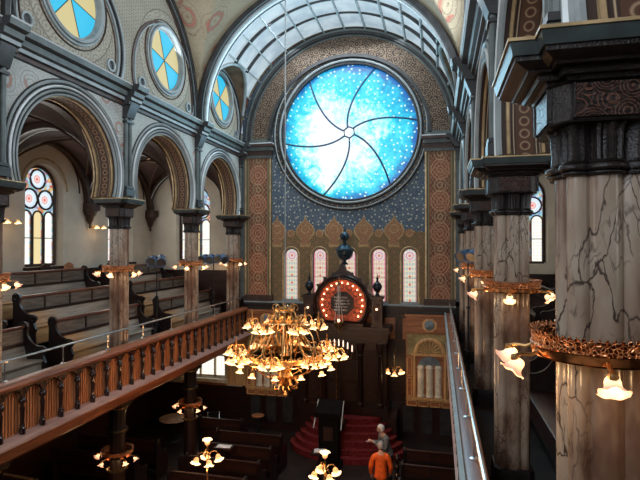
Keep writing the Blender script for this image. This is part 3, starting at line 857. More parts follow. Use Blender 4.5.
# rose window
fr = MB()
for (r, wd, y0, y1, mi) in ((2.46, .08, .20, -.06, 0), (2.54, .07, .0, -.13, 1), (2.60, .05, .0, -.08, 0), (2.75, .05, .0, -.10, 1), (2.80, .05, .0, -.06, 0)):
    fr.arc('xz', (RX, RZ), 0, 2 * PI, [(r - wd / 2, YE + y0), (r - wd / 2, YE + y1 * .8), (r, YE + y1), (r + wd / 2, YE + y1 * .8), (r + wd / 2, YE + y0)], 90, mi, True)
fr.arc('xz', (RX, RZ), 0, 2 * PI, [(2.63, YE), (2.63, YE - .06), (2.73, YE - .06), (2.73, YE)], 90, 0, True)
for k in range(84):
    a = 2 * PI * k / 84; fr.ball((RX + 2.68 * math.cos(a), YE - .07, RZ + 2.68 * math.sin(a)), .030, 6, 3)
o = struct('window_rose', fr, ['darktrim', 'greytrim', 'bluepaint', 'oldbrass'])
g = MB(); g.prism([(RX + RR * math.cos(2 * PI * k / 90), RZ + RR * math.sin(2 * PI * k / 90)) for k in range(90)], 'y', YE + .12, YE + .14)
g.build('glass', 'rose', o)
b = MB()
for k in range(6):
    ae = R(67 - 60 * k)
    pts = []
    for i in range(15):
        q = i / 14; r = .20 + (RR - .2) * q
        a = ae + R(32) * (1 - q) ** 1.0 - R(3) * math.sin(PI * q)
        pts.append((RX - .03 * (1 - q) + r * math.cos(a), YE + .10, RZ + r * math.sin(a)))
    b.tube(pts, .034, 5)
b.tube([(RX + .21 * math.cos(R(97 + 60 * k)), YE + .10, RZ + .21 * math.sin(R(97 + 60 * k))) for k in range(6)], .032, 5, 0, True)
b.build('lead_spoke', 'leadblue', o)
# stained glass lancets
for k, x in enumerate(LX):
    wn += 1
    fr = MB(); zb, zc, r = E - 1.98, E - .38, .25
    pts = [(x - r, YE + .08, zb), (x - r, YE + .08, zc)] + [(x + r * math.cos(PI - PI * i / 14), YE + .08, zc + r * math.sin(PI - PI * i / 14)) for i in range(15)] + [(x + r, YE + .08, zb)]
    fr.tube(pts, .022, 6, 0)
    pts = [(x - .31, YE - .01, zb - .02), (x - .31, YE - .01, zc)] + [(x + .31 * math.cos(PI - PI * i / 14), YE - .01, zc + .31 * math.sin(PI - PI * i / 14)) for i in range(15)] + [(x + .31, YE - .01, zb - .02)]
    fr.tube(pts, .030, 6, 1)
    fr.box(x - .33, x + .33, YE - .10, YE + .2, E - 2.06, E - 1.98, 2)
    o = struct('window_%d' % wn, fr, ['darktrim', 'goldtrim', 'greytrim'])
    g = MB(); g.prism([(x - r, zb), (x + r, zb)] + [(x + r * math.cos(PI * i / 14), zc + r * math.sin(PI * i / 14)) for i in range(15)], 'y', YE + .11, YE + .12)
    g.build('glass', lancet(x, k), o)
# arch band, pilasters and their capitals, sill cornice
t = MB()
t.arc('xz', (XC + .05, E + 3.85), 0, PI, [(2.92, YE), (2.92, YE - .12), (3.72, YE - .12), (3.9, YE)], 80, 0)
for (r0, r1, y0, mi) in ((2.84, 2.95, .16, 1), (3.56, 3.62, .15, 2), (3.62, 3.80, .28, 1), (3.70, 3.76, .31, 2)):
    t.arc('xz', (XC + .05, E + 3.85), 0, PI, [(r0, YE), (r0, YE - y0), (r1, YE - y0), (r1, YE)], 80, mi)
struct('trim_east_arch', t, ['band', 'darktrim', 'greentrim'])
t = MB()
for s in (-1, 1):
    xb(t, s, 2.77, 3.77, YE - .14, YE, E - 2.05, E + 3.3, 0)
    xb(t, s, 3.77, 3.95, YE - .22, YE, E - 2.05, E + 3.3, 1)
    for d in (2.77, 3.74): xb(t, s, d, d + .05, YE - .17, YE - .12, E - 2.05, E + 3.3, 4)
    for (z0, z1, pr, mi) in ((3.20, 3.30, .20, 1), (3.30, 3.46, .22, 3), (3.46, 3.60, .30, 1), (3.60, 3.70, .38, 3), (3.70, 3.74, .34, 2), (3.74, 3.9, .16, 1)):
        xb(t, s, 2.77 - (pr - .15) * .5, 3.9, YE - pr, YE, E + z0, E + z1, mi)
    for (z0, z1, pr) in ((-2.05, -1.90, .22), (-1.90, -1.84, .18)):
        xb(t, s, 2.72, 3.9, YE - pr, YE, E + z0, E + z1, 3)
struct('trim_east_pilaster', t, ['pilaster', 'greentrim', 'whitetrim', 'browntrim', 'goldtrim'])
t = MB()
for (z0, z1, pr, mi) in ((-2.36, -2.26, .10, 0), (-2.26, -2.18, .16, 1), (-2.18, -2.10, .24, 0), (-2.10, -2.06, .27, 2)):
    t.box(X(-1, 3.78), X(1, 3.78), YE - pr, YE, E + z0, E + z1, mi)
for x0 in [XC - 3.7 + .62 * i for i in range(12)]:       # wainscot panels below the sill
    for z0, z1 in ((E - 3.35, E - 2.45), (.25, 1.35)):
        t.box(x0 + .04, x0 + .56, YE - .035, YE, z0, z1, 1); t.box(x0 + .12, x0 + .48, YE - .055, YE - .03, z0 + .09, z1 - .09, 3 if z0 > 3 else 0)
struct('trim_east_sill', t, ['darktrim', 'mahog_x', 'greytrim', 'casebrown'])
# painted ogee ornaments and rosettes above the frieze
t = MB()
def ogee_pts(x, z, w, h):
    half = [(0, 1.0), (.05, .90), (.14, .80), (.40, .68), (.80, .55), (1.0, .38), (.92, .20), (.62, .06), (.40, -.05), (.55, -.16), (.5, -.3)]
    return [(x + a * w, z + b * h) for a, b in half] + [(x - a * w, z + b * h) for a, b in half[::-1][:-1]]
for k in range(-3, 3):
    x = -3.1 + (k + .5) * 1.07
    if not X(-1, 2.8) + .2 < x < X(1, 2.8) - .2:
        continue
    t.prism(ogee_pts(x, E + .20, .36, .90), 'y', YE - .012, YE - .001, 1)
    t.prism(ogee_pts(x, E + .25, .31, .78), 'y', YE - .016, YE - .001, 0)
    t.arc('xz', (x, E + .57), 0, 2 * PI, [(.13, YE - .02), (.13, YE), (.16, YE), (.16, YE - .02)], 16, 1, True)
for x in LX:
    t.prism([(x + .15 * math.cos(2 * PI * k / 12), E + .42 + .15 * math.sin(2 * PI * k / 12)) for k in range(12)], 'y', YE - .014, YE - .001, 0)
    t.arc('xz', (x, E + .42), 0, 2 * PI, [(.10, YE - .02), (.10, YE), (.13, YE), (.13, YE - .02)], 16, 1, True)
for i in range(34):      # little scalloped edge of the frieze
    x = X(-1, 2.7) + .165 * i
    if x < X(1, 2.72): t.prism([(x - .07, E + .40), (x + .07, E + .40), (x, E + .52)], 'y', YE - .01, YE - .001, 2)
struct('trim_frieze_ornament', t, ['ogee', 'ogeeline', 'frieze'])

# tall wall arches, each spanning two windows, under the groined vault
t = MB()
for s in (-1, 1):
    for yb in BIG[1:]:
        c0 = X(s, 3.955); sg = -s
        for (r, wd, pr, mi) in ((3.44, .10, .10, 0), (3.36, .05, .06, 1), (3.29, .06, .08, 0), (3.22, .03, .04, 2)):
            t.arc('yz', (yb, E + 3.9), -.02, PI + .02, [(r - wd / 2, c0), (r - wd / 2, c0 + sg * pr), (r + wd / 2, c0 + sg * pr), (r + wd / 2, c0)], 60, mi)
    # rim of the hood over the last round window
    pts = []
    for i in range(50):
        y = 15.725 - 1.6 + 3.2 * i / 49; zs = zside(y); sn = (zs - E - 3.85) / 3.85
        a = math.asin(min(1, max(0, sn))); pts.append((XC + s * 3.95 * math.cos(a), y, zs))
    t.tube(pts, .06, 6, 1)
struct('trim_wall_arch', t, ['darktrim', 'greytrim', 'browntrim'])
# west wall with the gallery behind the viewer
t = MB(); t.box(X(-1, 8.2), X(1, 8.2), Y0 - .2, Y0, 0, E + 8.2, 0); struct('wall_west', t, 'plaster_side')
# ================================================================== THINGS
def lobed(R1=.088, c1=.130, R2=.056, c2=.188, n=96, core=.15):
    cs = [(c1 * math.cos(k * PI / 2), c1 * math.sin(k * PI / 2), R1) for k in range(4)] + [(c2 * math.cos(PI / 4 + k * PI / 2), c2 * math.sin(PI / 4 + k * PI / 2), R2) for k in range(4)]
    out = []
    for i in range(n):
        a = 2 * PI * i / n; dx, dy = math.cos(a), math.sin(a); best = core
        for cx, cy, r in cs:
            b = dx * cx + dy * cy; disc = b * b - (cx * cx + cy * cy - r * r)
            if disc >= 0: best = max(best, b + math.sqrt(disc))
        out.append((best * dx, best * dy))
    return out
PLAN = lobed()
def squ(h, ch=.0):
    if ch <= 0: return [(-h, -h), (h, -h), (h, h), (-h, h)]
    return [(-h + ch, -h), (h - ch, -h), (h, -h + ch), (h, h - ch), (h - ch, h), (-h + ch, h), (-h, h - ch), (-h, -h + ch)]
def cross(a, b):
    return [(-b, -a), (b, -a), (b, -b), (a, -b), (a, b), (b, b), (b, a), (-b, a), (-b, b), (-a, b), (-a, -b), (-b, -b)]
EAST = -1.9
def make_column(label):
    """origin at eye height on the column's axis"""
    t = thing('marble_column', label, 'column', (0, 0, 0)); t['kind'] = 'thing'
    m = MB(); m.loft(PLAN, [(1, -2.9), (1, -1.5), (1, 0), (1, .42)]); m.build('shaft', 'marble', t, angle=50)
    c = MB()
    for (k, z0, z1) in ((1.16, .375, .40), (1.24, .40, .435), (1.12, .435, .455)): c.loft(PLAN, [(k - .04, z0), (k, z0 + .01), (k, z1 - .01), (k - .04, z1)])
    fl = [(x * (1 + .05 * (1 if i % 4 < 2 else -1)), y * (1 + .05 * (1 if i % 4 < 2 else -1))) for i, (x, y) in enumerate(PLAN)]
    c.loft(fl, [(1.06, .455), (1.04, .50), (1.08, .61), (1.20, .66)], smooth=False)
    c.build('fluted_neck', 'blackcap', t)
    b = MB(); b.loft(squ(.27, .07), [(1.06, .645), (1.0, .66), (1.0, .85), (1.06, .865)], smooth=False)
    b.build('capital', 'blackcap', t)
    p = MB()
    for k in range(4):
        a = k * PI / 2; M4 = Matrix.Rotation(a, 4, 'Z'); o = len(p.v)
        p.box(-.18, .18, -.292, -.262, .67, .845, 0); p.box(-.19, -.18, -.30, -.262, .665, .85, 1); p.box(.18, .19, -.30, -.262, .665, .85, 1)
        for i in range(o, len(p.v)): p.v[i] = tuple(M4 @ Vector(p.v[i]))
    p.build('carved_panel', ['carved', 'blackcap'], t)
    a_ = MB()
    for (h, z0, z1) in ((.30, .86, .88), (.35, .88, .90), (.34, .90, .915), (.41, .915, .935)):
        a_.loft(cross(h, h * .72), [(1, z0), (1.03, z1)], smooth=False)
    a_.build('capital_moulding', 'blackcap', t)
    a2 = MB(); a2.loft(cross(.50, .37), [(.86, .93), (.95, .955), (.97, .96), (.97, .99)], smooth=False, mi=0)
    a2.loft(cross(.515, .385), [(.97, .985), (.975, 1.0), (1, 1.05), (1, 1.06)], smooth=False, mi=1)
    a2.loft(cross(.525, .395), [(1, 1.055), (1, 1.072)], smooth=False, mi=2)
    a2.build('abacus', ['blackcap', 'abacus', 'goldtrim'], t)
    bs = MB()
    for (h, z0, z1) in ((.25, -3.12, -2.95), (.245, -2.95, -2.85), (.24, -2.85, -2.80)): bs.loft(squ(h, .06), [(1, z0), (.97, z1)], smooth=False)
    bs.build('base', 'blackcap', t)
    return t
col = make_column('marble gallery column nearest to the viewer, at the right')
names = ['right row, largest and nearest', 'right row, second nearest', 'right row, third nearest', 'right row, beside the stage light']
lnames = ['', 'left row, cut by the left edge', 'left row, in front of the long pews', 'left row, between the stage lights']
first = True
for s in (1, -1):
    for i, yc in enumerate(COLY):
        if s < 0 and i == 0: continue
        lb = 'veined marble column with black capital, ' + (names if s > 0 else lnames)[i]
        if i == 0: yc, dx = 3.13, 4.08
        else: dx = 4.12
        if first: o = col; o.location = (X(s, dx), yc, E); o['label'] = lb; first = False
        else:
            o = dup(col, (X(s, dx), yc, E), None, lb)
            if s < 0: o.scale = (.88, .88, 1)
        col['group'] = 'marble gallery columns'
for s in (1, -1):
    dup(col, (X(s, 4.1), YE - .53, E), None, 'veined marble half column against the east wall, %s gallery' % SN[s])
for o in C.objects:
    if o.name.startswith('marble_column'): o['group'] = 'marble gallery columns'

# lower columns carrying the galleries
def make_lower(label):
    t = thing('gallery_post', label, 'column', (0, 0, 0)); t['group'] = 'dark posts under the galleries'; t['kind'] = 'thing'
    m = MB(); fl = [(.17 * math.cos(2 * PI * i / 48) * (1 + .05 * (i % 4 < 2)), .17 * math.sin(2 * PI * i / 48) * (1 + .05 * (i % 4 < 2))) for i in range(48)]
    m.loft(fl, [(1.1, .45), (1, .6), (.96, 2.45)], smooth=False); m.build('shaft', 'mahog', t)
    c = MB(); c.loft(fl, [(1.3, 2.42), (1.3, 2.5), (1.0, 2.52), (1.05, 2.9), (1.35, 3.05)], smooth=False)
    c.loft(squ(.27, .05), [(1, 3.04), (1, 3.22)], smooth=False); c.loft(squ(.29), [(1, 3.22), (1.1, 3.41)], smooth=False)
    c.build('capital', 'blackcap', t)
    r = MB()
    for z in (2.47, 1.55, 3.0): r.lathe([(.20, z - .03), (.235, z - .02), (.235, z + .02), (.20, z + .03)], segs=20)
    r.build('band', 'oldbrass', t)
    b = MB(); b.loft(squ(.28, .05), [(1, 0), (1, .35), (.8, .46)], smooth=False); b.build('base', 'mahog', t)
    return t
low = make_lower('dark wooden post under the left gallery, beside the nearer lamp ring')
low.location = (X(-1, 4.15), 10.4, 0)
dup(low, (X(-1, 4.15), 13.95, 0), None, 'dark wooden post under the left gallery, in front of the low window')
dup(low, (X(-1, 4.15), 6.85, 0), None, 'dark wooden post under the left gallery, nearest to the viewer')
dup(low, (X(1, 4.15), 13.95, 0), None, 'dark wooden post under the right gallery')

# ---- lamp rings
def tulip(parent, loc, tilt, az, name='shade', mat='shade', sc=1.0, bulb=True):
    """fluted flower shade opening downwards, tilted outwards by tilt in direction az"""
    m = MB(); vs = []; fs = []; prof = [(.020, .078), (.032, .076), (.046, .060), (.052, .040), (.052, .020), (.056, .002), (.066, -.014), (.080, -.028), (.094, -.036), (.100, -.036)]
    n = 36
    for j, (r, z) in enumerate(prof):
        for k in range(n):
            a = 2 * PI * k / n; f = max(0, (j - 4) / 5) * .08
            rr = r * (1 + f * math.cos(6 * a)); zz = z + f * .09 * math.cos(6 * a)
            vs.append((rr * math.cos(a) * sc, rr * math.sin(a) * sc, zz * sc))
    for j in range(len(prof) - 1):
        for k in range(n): fs.append((j * n + k, j * n + (k + 1) % n, (j + 1) * n + (k + 1) % n, (j + 1) * n + k))
    m.add(vs, fs, 0, True)
    o = m.build(name, mat, parent, None, loc); o.rotation_euler = Euler((0, -tilt, az), 'XYZ')
    if bulb:
        b = MB().ball((0, 0, .005 * sc), .026 * sc, 8, 0, 1.3); b.build('bulb', 'bulb', o)
    return o
# shade meshes are shared through these prototypes
_sh = {}
def shade(parent, loc, tilt, az, mat='shade', sc=1.0, bulb=True):
    key = (mat, sc, bulb)
    if key not in _sh:
        _sh[key] = tulip(parent, loc, tilt, az, 'shade', mat, sc, bulb); return _sh[key]
    p = _sh[key]; o = p.copy(); C.objects.link(o); o.parent = parent; o.location = loc; o.rotation_euler = Euler((0, -tilt, az), 'XYZ')
    for ch in p.children:
        c = ch.copy(); C.objects.link(c); c.parent = o
    return o
def make_ring(label, angs, plan_r=.36, lights=(), power=2.0, big=True):
    t = thing('lamp_ring', label, 'lamp', (0, 0, 0)); t['group'] = 'copper lamp rings on the columns'
    m = MB(); r = plan_r
    m.lathe([(r - .03, -.06), (r, -.065), (r + .006, -.055), (r + .004, -.012), (r + .010, -.006), (r + .010, .0), (r + .002, .006), (r + .004, .045), (r + .012, .055), (r + .012, .062), (r - .03, .060), (r - .03, -.06)], segs=48)
    for q, (p_) in enumerate(m.f):
        if all(m.v[i][2] <= -.005 for i in p_): m.m[q] = 1
    m.build('band', ['copper', 'smoothcopper'], t)
    c = MB(); n = 64
    for k in range(n):
        a0 = 2 * PI * k / n; a1 = 2 * PI * (k + 1) / n; am = (a0 + a1) / 2
        for (ra, h0, h1) in ((r + .004, .055, .085),):
            vs = [(ra * math.cos(a0), ra * math.sin(a0), h0), (ra * math.cos(a1), ra * math.sin(a1), h0), ((ra + .018) * math.cos(am), (ra + .018) * math.sin(am), h1)]
            vs += [(x * .965, y * .965, z) for x, y, z in vs]
            c.add(vs, [(0, 1, 2), (5, 4, 3), (0, 3, 4, 1), (1, 4, 5, 2), (2, 5, 3, 0)])
    c.build('crest', 'copper', t)
    sp = MB()
    for k in range(4):
        a = PI / 4 + k * PI / 2; sp.tube([(.2 * math.cos(a), .2 * math.sin(a), -.03), (r * math.cos(a), r * math.sin(a), -.03)], .012, 5)
    sp.build('spoke', 'oldbrass', t)
    for i, a in enumerate(angs):
        a = R(a); ca, sa = math.cos(a), math.sin(a)
        am = MB(); am.tube([((r + q) * ca, (r + q) * sa, z) for q, z in ((-.01, -.03), (.04, -.055), (.10, -.05), (.135, -.06))], .011, 6)
        am.lathe([(.0, -.05), (.022, -.055), (.026, -.075), (.020, -.10)], ((r + .135) * ca, (r + .135) * sa, 0), 10)
        am.build('arm', 'brass', t)
        shade(t, ((r + .14) * ca, (r + .14) * sa, -.125), R(36), a, 'shade', .74)
        if i in lights: point('lamp_light', ((r + .19) * ca, (r + .19) * sa, -.235), power, rad=.04, parent=t)
    return t
ZR = E - .56
r1 = make_ring('ornate copper lamp ring round the nearest right hand column', [-98, 160, 197, 20, -30, 90], .345, (0, 1, 2, 4), 1.8)
r1.location = (X(1, 4.08), 3.13, ZR)
RA = [-100, -170, 165, 0, -35, 90]
r2 = make_ring('copper lamp ring round the second right hand column', RA, .345, (0, 2, 4), 1.6)
r2.location = (X(1, 4.12), 6.85, ZR + .03)
ringlab = {(1, 10.4): 'copper lamp ring round the third right hand column', (1, 13.95): 'copper lamp ring round the fourth right hand column, beside the stage light',
           (-1, 6.85): 'lamp ring at the left edge of the photo', (-1, 10.4): 'lamp ring round the left column standing before the pews',
           (-1, 13.95): 'lamp ring round the left column between the two stage lights'}
for (s, yc), lb in ringlab.items(): dup(r2, (X(s, 4.15), yc, ZR), R(25) if s < 0 else 0, lb)
dup(r2, (X(-1, 4.1), YE - .53, ZR), 0, 'lamp ring on the last left column by the east wall')
rl = dup(r2, (X(-1, 4.15), 10.4, E - 4.86), 0, 'lamp ring round the post under the left gallery, nearer one')
dup(r2, (X(-1, 4.15), 13.95, E - 4.80), 0, 'lamp ring round the post under the left gallery, by the round table')

# ---- gallery railings
def make_railing(s):
    t = thing('gallery_railing', 'red-brown wooden gallery railing with dark balusters along the left gallery' if s < 0 else 'wooden gallery railing with grey outer edge along the right gallery', 'railing', (0, 0, 0))
    ya, yb_ = 2.2, YE - .31
    do = 3.63
    def b(name, d0, d1, z0, z1, mat, prof=None):
        m = MB()
        if prof: m.prism([(X(s, d), E + z) for d, z in prof], 'y', ya, yb_)
        else: xb(m, s, d0, d1, ya, yb_, E + z0, E + z1)
        return m.build(name, mat, t)
    b('cap_rail', 0, 0, 0, 0, 'rail_wood', [(3.60, -2.40), (3.58, -2.34), (3.60, -2.30), (3.66, -2.27), (3.82, -2.27), (3.84, -2.33), (3.80, -2.40)])
    b('inner_panel', 3.80, 3.83, -3.14, -2.40, 'rail_wood')
    rib = MB(); y = ya
    xb(rib, s, 3.74, 3.80, ya, yb_, E - 3.22, E - 2.40)
    while y < yb_ - .06:
        xb(rib, s, 3.722, 3.74, y, y + .035, E - 3.20, E - 2.42); y += .0635
    rib.build('ribbed_panel', 'ribwood', t)
    b('ledge', 0, 0, 0, 0, 'ledge' , [(3.46 if s < 0 else 3.58, -3.27), (3.46 if s < 0 else 3.58, -3.24), (3.74, -3.18), (3.74, -3.27)])
    b('fascia', 0, 0, 0, 0, 'rail_wood', [(max(d_, 3.46 if s < 0 else 3.59), z_) for d_, z_ in [(3.50, -3.27), (3.50, -3.31), (3.56, -3.33), (3.56, -3.40), (3.60, -3.42), (3.60, -3.50), (3.66, -3.56), (3.80, -3.56), (3.80, -3.27)]])
    if s > 0: b('outer_edge_strip', 0, 0, 0, 0, 'greytrim', [(3.55, -2.36), (3.55, -2.27), (3.60, -2.25), (3.62, -2.30), (3.60, -2.38)])
    pr = None; y = 2.67 if s < 0 else 2.67
    k = 0
    while y < YE - .36:
        if pr is None:
            m = MB(); d = 3.66 - do
            # slender moulded post with a bracketed head
            m.lathe([(.050, -3.22), (.050, -3.10), (.034, -3.08), (.042, -3.05), (.030, -3.02), (.036, -2.82), (.042, -2.76), (.028, -2.73), (.028, -2.60), (.044, -2.57), (.030, -2.54), (.040, -2.44), (.045, -2.40)], (0, 0, 0), 8)
            m.prism([(-.20, -2.40), (-.20, -2.43), (-.13, -2.445), (-.09, -2.47), (-.075, -2.50), (-.05, -2.52), (-.03, -2.54), (.03, -2.54), (.05, -2.52), (.075, -2.50), (.09, -2.47), (.13, -2.445), (.20, -2.43), (.20, -2.40)], 'x', -.02, .035)
            pr = m.build('baluster', 'balus', t, None, (X(s, 3.66), y, E))
            kb = MB(); kb.ball((0, 0, -2.64), .062, 10, 0, .95); kb.ball((X(s, 0) - X(s, .035), 0, -2.64), .02, 6)
            kb.build('knob', 'balus', pr)
        else:
            o = pr.copy(); C.objects.link(o); o.parent = t; o.location = (X(s, 3.66), y, E)
            for ch in pr.children: c = ch.copy(); C.objects.link(c); c.parent = o
        y += .4445
    return t
make_railing(-1)
rr_ = make_railing(1); rr_.location.x = -.15
for s in (-1, 1):
    t = thing('handrail', 'thin silver safety rail above the %s gallery railing' % SN[s], 'handrail', (0, 0, 0))
    xh = X(s, 3.80) if s < 0 else X(s, 3.72) - .15
    m = MB(); m.tube([(xh, 2.3, E - 1.93), (xh, YE - .35, E - 1.93), (xh, YE - .22, E - 1.95), (xh, YE - .20, E - 2.04)], .020, 8); m.build('rail', 'steel', t)
    y = 2.9
    p0 = None
    while y < YE - .3:
        if p0 is None:
            m = MB(); m.tube([(0, 0, -2.27), (0, 0, -1.94)], .012, 6); m.lathe([(.05, -2.272), (.05, -2.26), (.02, -2.25)], segs=12); m.box(-.012, .012, -.05, .05, -1.955, -1.935)
            p0 = m.build('post', 'steel', t, None, (xh, y, E))
        else:
            o = p0.copy(); C.objects.link(o); o.parent = t; o.location = (xh, y, E)
        y += 1.33

# ---- pews in the galleries
def pewmat():
    m = Mt('grey_orange_pew_wood', .4, 0, .5)
    v = m.mapped((1, .08, 1)); n = m.noise(8, v, 4, .6, 1)
    zone = m.noise(.5, None, 1).step(.47, .56)
    oi = m.nt.nodes.new('ShaderNodeObjectInfo'); rn = Ex(m.nt, oi.outputs['Random'])
    f = (m.y.step(1.6, .5) * .9)  # orange towards the near end, grey along the rest
    c1 = m.mix(n.step(.3, .7), (.15, .12, .095), (.36, .30, .24)); c2 = m.mix(n.step(.3, .7), (.30, .14, .05), (.56, .30, .12))
    m.color(m.mix(f, c1, c2)); return m.m
M['pewseat'] = pewmat()
def make_pew(L, label, cat='pew', high=1.14, group='gallery pews', dark=False):
    """origin: floor under the back, at the end nearest the viewer; runs along +y; the sitter faces +x"""
    t = thing('pew', label, cat, (0, 0, 0)); t['group'] = group
    up, lowm = ('pewpanel', 'pewseat') if not dark else ('mahog_y', 'mahog_y')
    e = .05
    m = MB(); m.prism([(-.035, high - .055), (-.04, high - .01), (0, high), (.045, high - .01), (.05, high - .05), (.02, high - .07)], 'y', e, L - e); m.build('top_rail', 'toprail' if not dark else 'mahog_y', t)
    m = MB(); m.box(-.02, .0, e, L - e, .80, high - .06); m.build('upper_back_panel', up, t)
    m = MB(); n = max(1, round(L / .95))
    for k in range(1, n): m.box(-.022, .014, L * k / n - .025, L * k / n + .025, .80, high - .06)
    m.box(-.03, .05, e, L - e, .735, .80); m.build('back_frame', 'pewend', t)
    m = MB(); m.prism([(.0, .735), (.02, .735), (.10, .44), (.08, .44)], 'y', e, L - e); m.build('lower_back_panel', lowm, t)
    m = MB(); m.prism([(.06, .42), (.10, .455), (.46, .47), (.49, .455), (.49, .43), (.06, .41)], 'y', e, L - e); m.build('seat', lowm, t)
    m = MB(); m.box(.42, .445, e, L - e, .06, .43); m.build('seat_front', lowm, t)
    prof = [(-.09, 0), (-.09, high - .16), (-.12, high - .08), (-.11, high + .01), (-.06, high + .06), (0, high + .07), (.07, high + .04), (.10, high - .03), (.085, high - .12), (.09, .95), (.14, .86), (.22, .78), (.34, .73), (.46, .73), (.53, .69), (.54, .63), (.50, .58), (.47, .54), (.50, .46), (.53, .40), (.49, .30), (.52, 0)]
    for y in (0, L - .055):
        m = MB(); m.prism(prof, 'y', y, y + .055); o = m.build('pew_end', 'pewend', t)
        yy = y - .008 if y == 0 else y + .055
        for c in ((-.01, high - .02, .055), (.45, .65, .045)):
            sc = MB(); sc.tube([(c[0] + c[2] * math.cos(2 * PI * k / 12), yy, c[1] + c[2] * math.sin(2 * PI * k / 12)) for k in range(12)], .010, 4, 0, True)
            sc.build('scroll', 'pewend', o)
    return t
rowd = [5.05, 6.10, 7.15]; rowz = [E - 2.78, E - 2.30, E - 1.82]
segs_ = {0: [(4.6, 8.62), (9.35, 12.6), (13.5, 17.1)], 1: [(4.8, 8.70), (9.45, 12.85), (13.7, 17.2)], 2: [(4.9, 8.75), (9.2, 13.05), (13.8, 17.3)]}
rn_ = ['front row', 'middle row', 'back row']; sg_ = ['near the viewer', 'in the middle block', 'toward the east wall']
for s in (-1, 1):
    for r in range(3):
        for k, (a, b) in enumerate(segs_[r]):
            t = make_pew(b - a, 'long wooden pew of the %s gallery, %s, %s' % (SN[s], rn_[r], sg_[k]), group='pews of the %s gallery' % SN[s], dark=s > 0)
            if s < 0: t.location = (X(s, rowd[r]), a, rowz[r])
            else:
                t.location = (X(s, rowd[r]), b, rowz[r]); t.rotation_euler = (0, 0, PI)
# small rounded objects standing on the back row
for (d, y, c, lb) in ((7.62, 12.0, 'mahog', 'dark rounded chair back by the gallery window'), (7.60, 12.9, 'casebrown', 'red-brown rounded chair back by the gallery window')):
    t = thing('chair', lb, 'chair', (X(-1, d), y, E - 1.82))
    m = MB(); m.prism([(-.20, .45), (.20, .45), (.20, 1.12), (.14, 1.25), (0, 1.31), (-.14, 1.25), (-.20, 1.12)], 'x', -.02, .02); m.build('backrest', c, t)
    m = MB(); m.box(-.05, .28, -.22, .22, .42, .46); m.build('seat', c, t)
    for xx in (0, .24):
        for yy in (-.19, .19): MB().box(xx - .02, xx + .02, yy - .02, yy + .02, 0, .43).build('leg', c, t)

# ---- stage lights on stands
def stage_stand(label, loc, h, cans, rz=0, up=.0):
    t = thing('stage_light', label, 'stage light', loc, rz)
    m = MB(); m.tube([(0, 0, .02), (0, 0, h * .55)], .028, 8); m.tube([(0, 0, h * .5), (0, 0, h)], .018, 8)
    for z in (.45, h * .55): m.lathe([(.03, z - .04), (.05, z - .03), (.05, z + .03), (.03, z + .04)], segs=10)
    m.build('pole', 'black', t)
    for k in range(3):
        a = 2 * PI * k / 3 + .4; m = MB(); m.tube([(0, 0, .5), (.40 * math.cos(a), .42 * math.sin(a), .02)], .012, 5); m.tube([(0, 0, .16), (.27 * math.cos(a), .27 * math.sin(a), .18)], .008, 5); m.build('leg', 'black', t)
    m = MB(); w = .24 * (cans - 1) + .3; m.tube([(-w / 2, 0, h), (w / 2, 0, h)], .018, 6); m.build('crossbar', 'black', t)
    for k in range(cans):
        cx = (k - (cans - 1) / 2) * .24
        c = MB(); M4 = Matrix.Rotation(R(105 + 8 * (k % 2)), 4, 'X') @ Matrix.Rotation(R(14 * (k - 1)), 4, 'Y')
        c.lathe([(.05, -.26), (.11, -.22), (.13, -.14), (.13, .11), (.15, .12), (.15, .17), (.13, .17), (.125, .13)], (cx, 0, h + .02), 14, 0, True, M4)
        o = c.build('lamp_housing', 'bluecan', t)
        c = MB(); c.lathe([(.0, .135), (.125, .135)], (cx, 0, h + .02), 14, 0, True, M4); c.build('lens', 'steel', o)
        y_ = MB(); y_.tube([(cx - .14, 0, h + .02), (cx - .14, 0, h + .13), (cx + .14, 0, h + .13), (cx + .14, 0, h + .02)], .010, 5); y_.build('yoke', 'black', t)
    return t
stage_stand('pair of stage lights on a black stand between left gallery pews', (X(-1, 4.78), 13.1, E - 2.78), 2.30, 2, R(30))
stage_stand('row of blue-grey stage lights on a black stand near the east wall', (X(-1, 4.50), 16.3, E - 3.12), 2.62, 4, R(12))
stage_stand('stage light cluster on a black stand in the right gallery', (X(1, 3.93), 13.0, E - 3.12), 2.84, 2, R(-25))

# ---- two-light sconces on the outer wall of the left gallery
def sconce(label, loc, s=-1):
    t = thing('wall_sconce', label, 'lamp', loc); t['group'] = 'sconces of the left gallery'
    m = MB(); m.lathe([(.05, -.06), (.06, 0), (.05, .06)], (s * .28, 0, 0), 10); m.tube([(s * .30, 0, 0), (s * .1, 0, -.04), (0, 0, 0)], .012, 5)
    m.tube([(0, -.16, .02), (0, -.08, -.03), (0, .08, -.03), (0, .16, .02)], .010, 5); m.build('arm', 'brass', t)
    for dy in (-.17, .17): shade(t, (0, dy, -.03), R(8), 0, 'shadehot', .85)
    point('lamp_light', (.12, 0, -.18), 1.2, parent=t, rad=.06)
sconce('two-light sconce on the left gallery wall, near the left edge of the photo', (X(-1, AW - .30), 10.75, E + .62))
sconce('two-light sconce on the left gallery wall, seen just left of the second column', (X(-1, AW - .30), 14.2, E + .60))

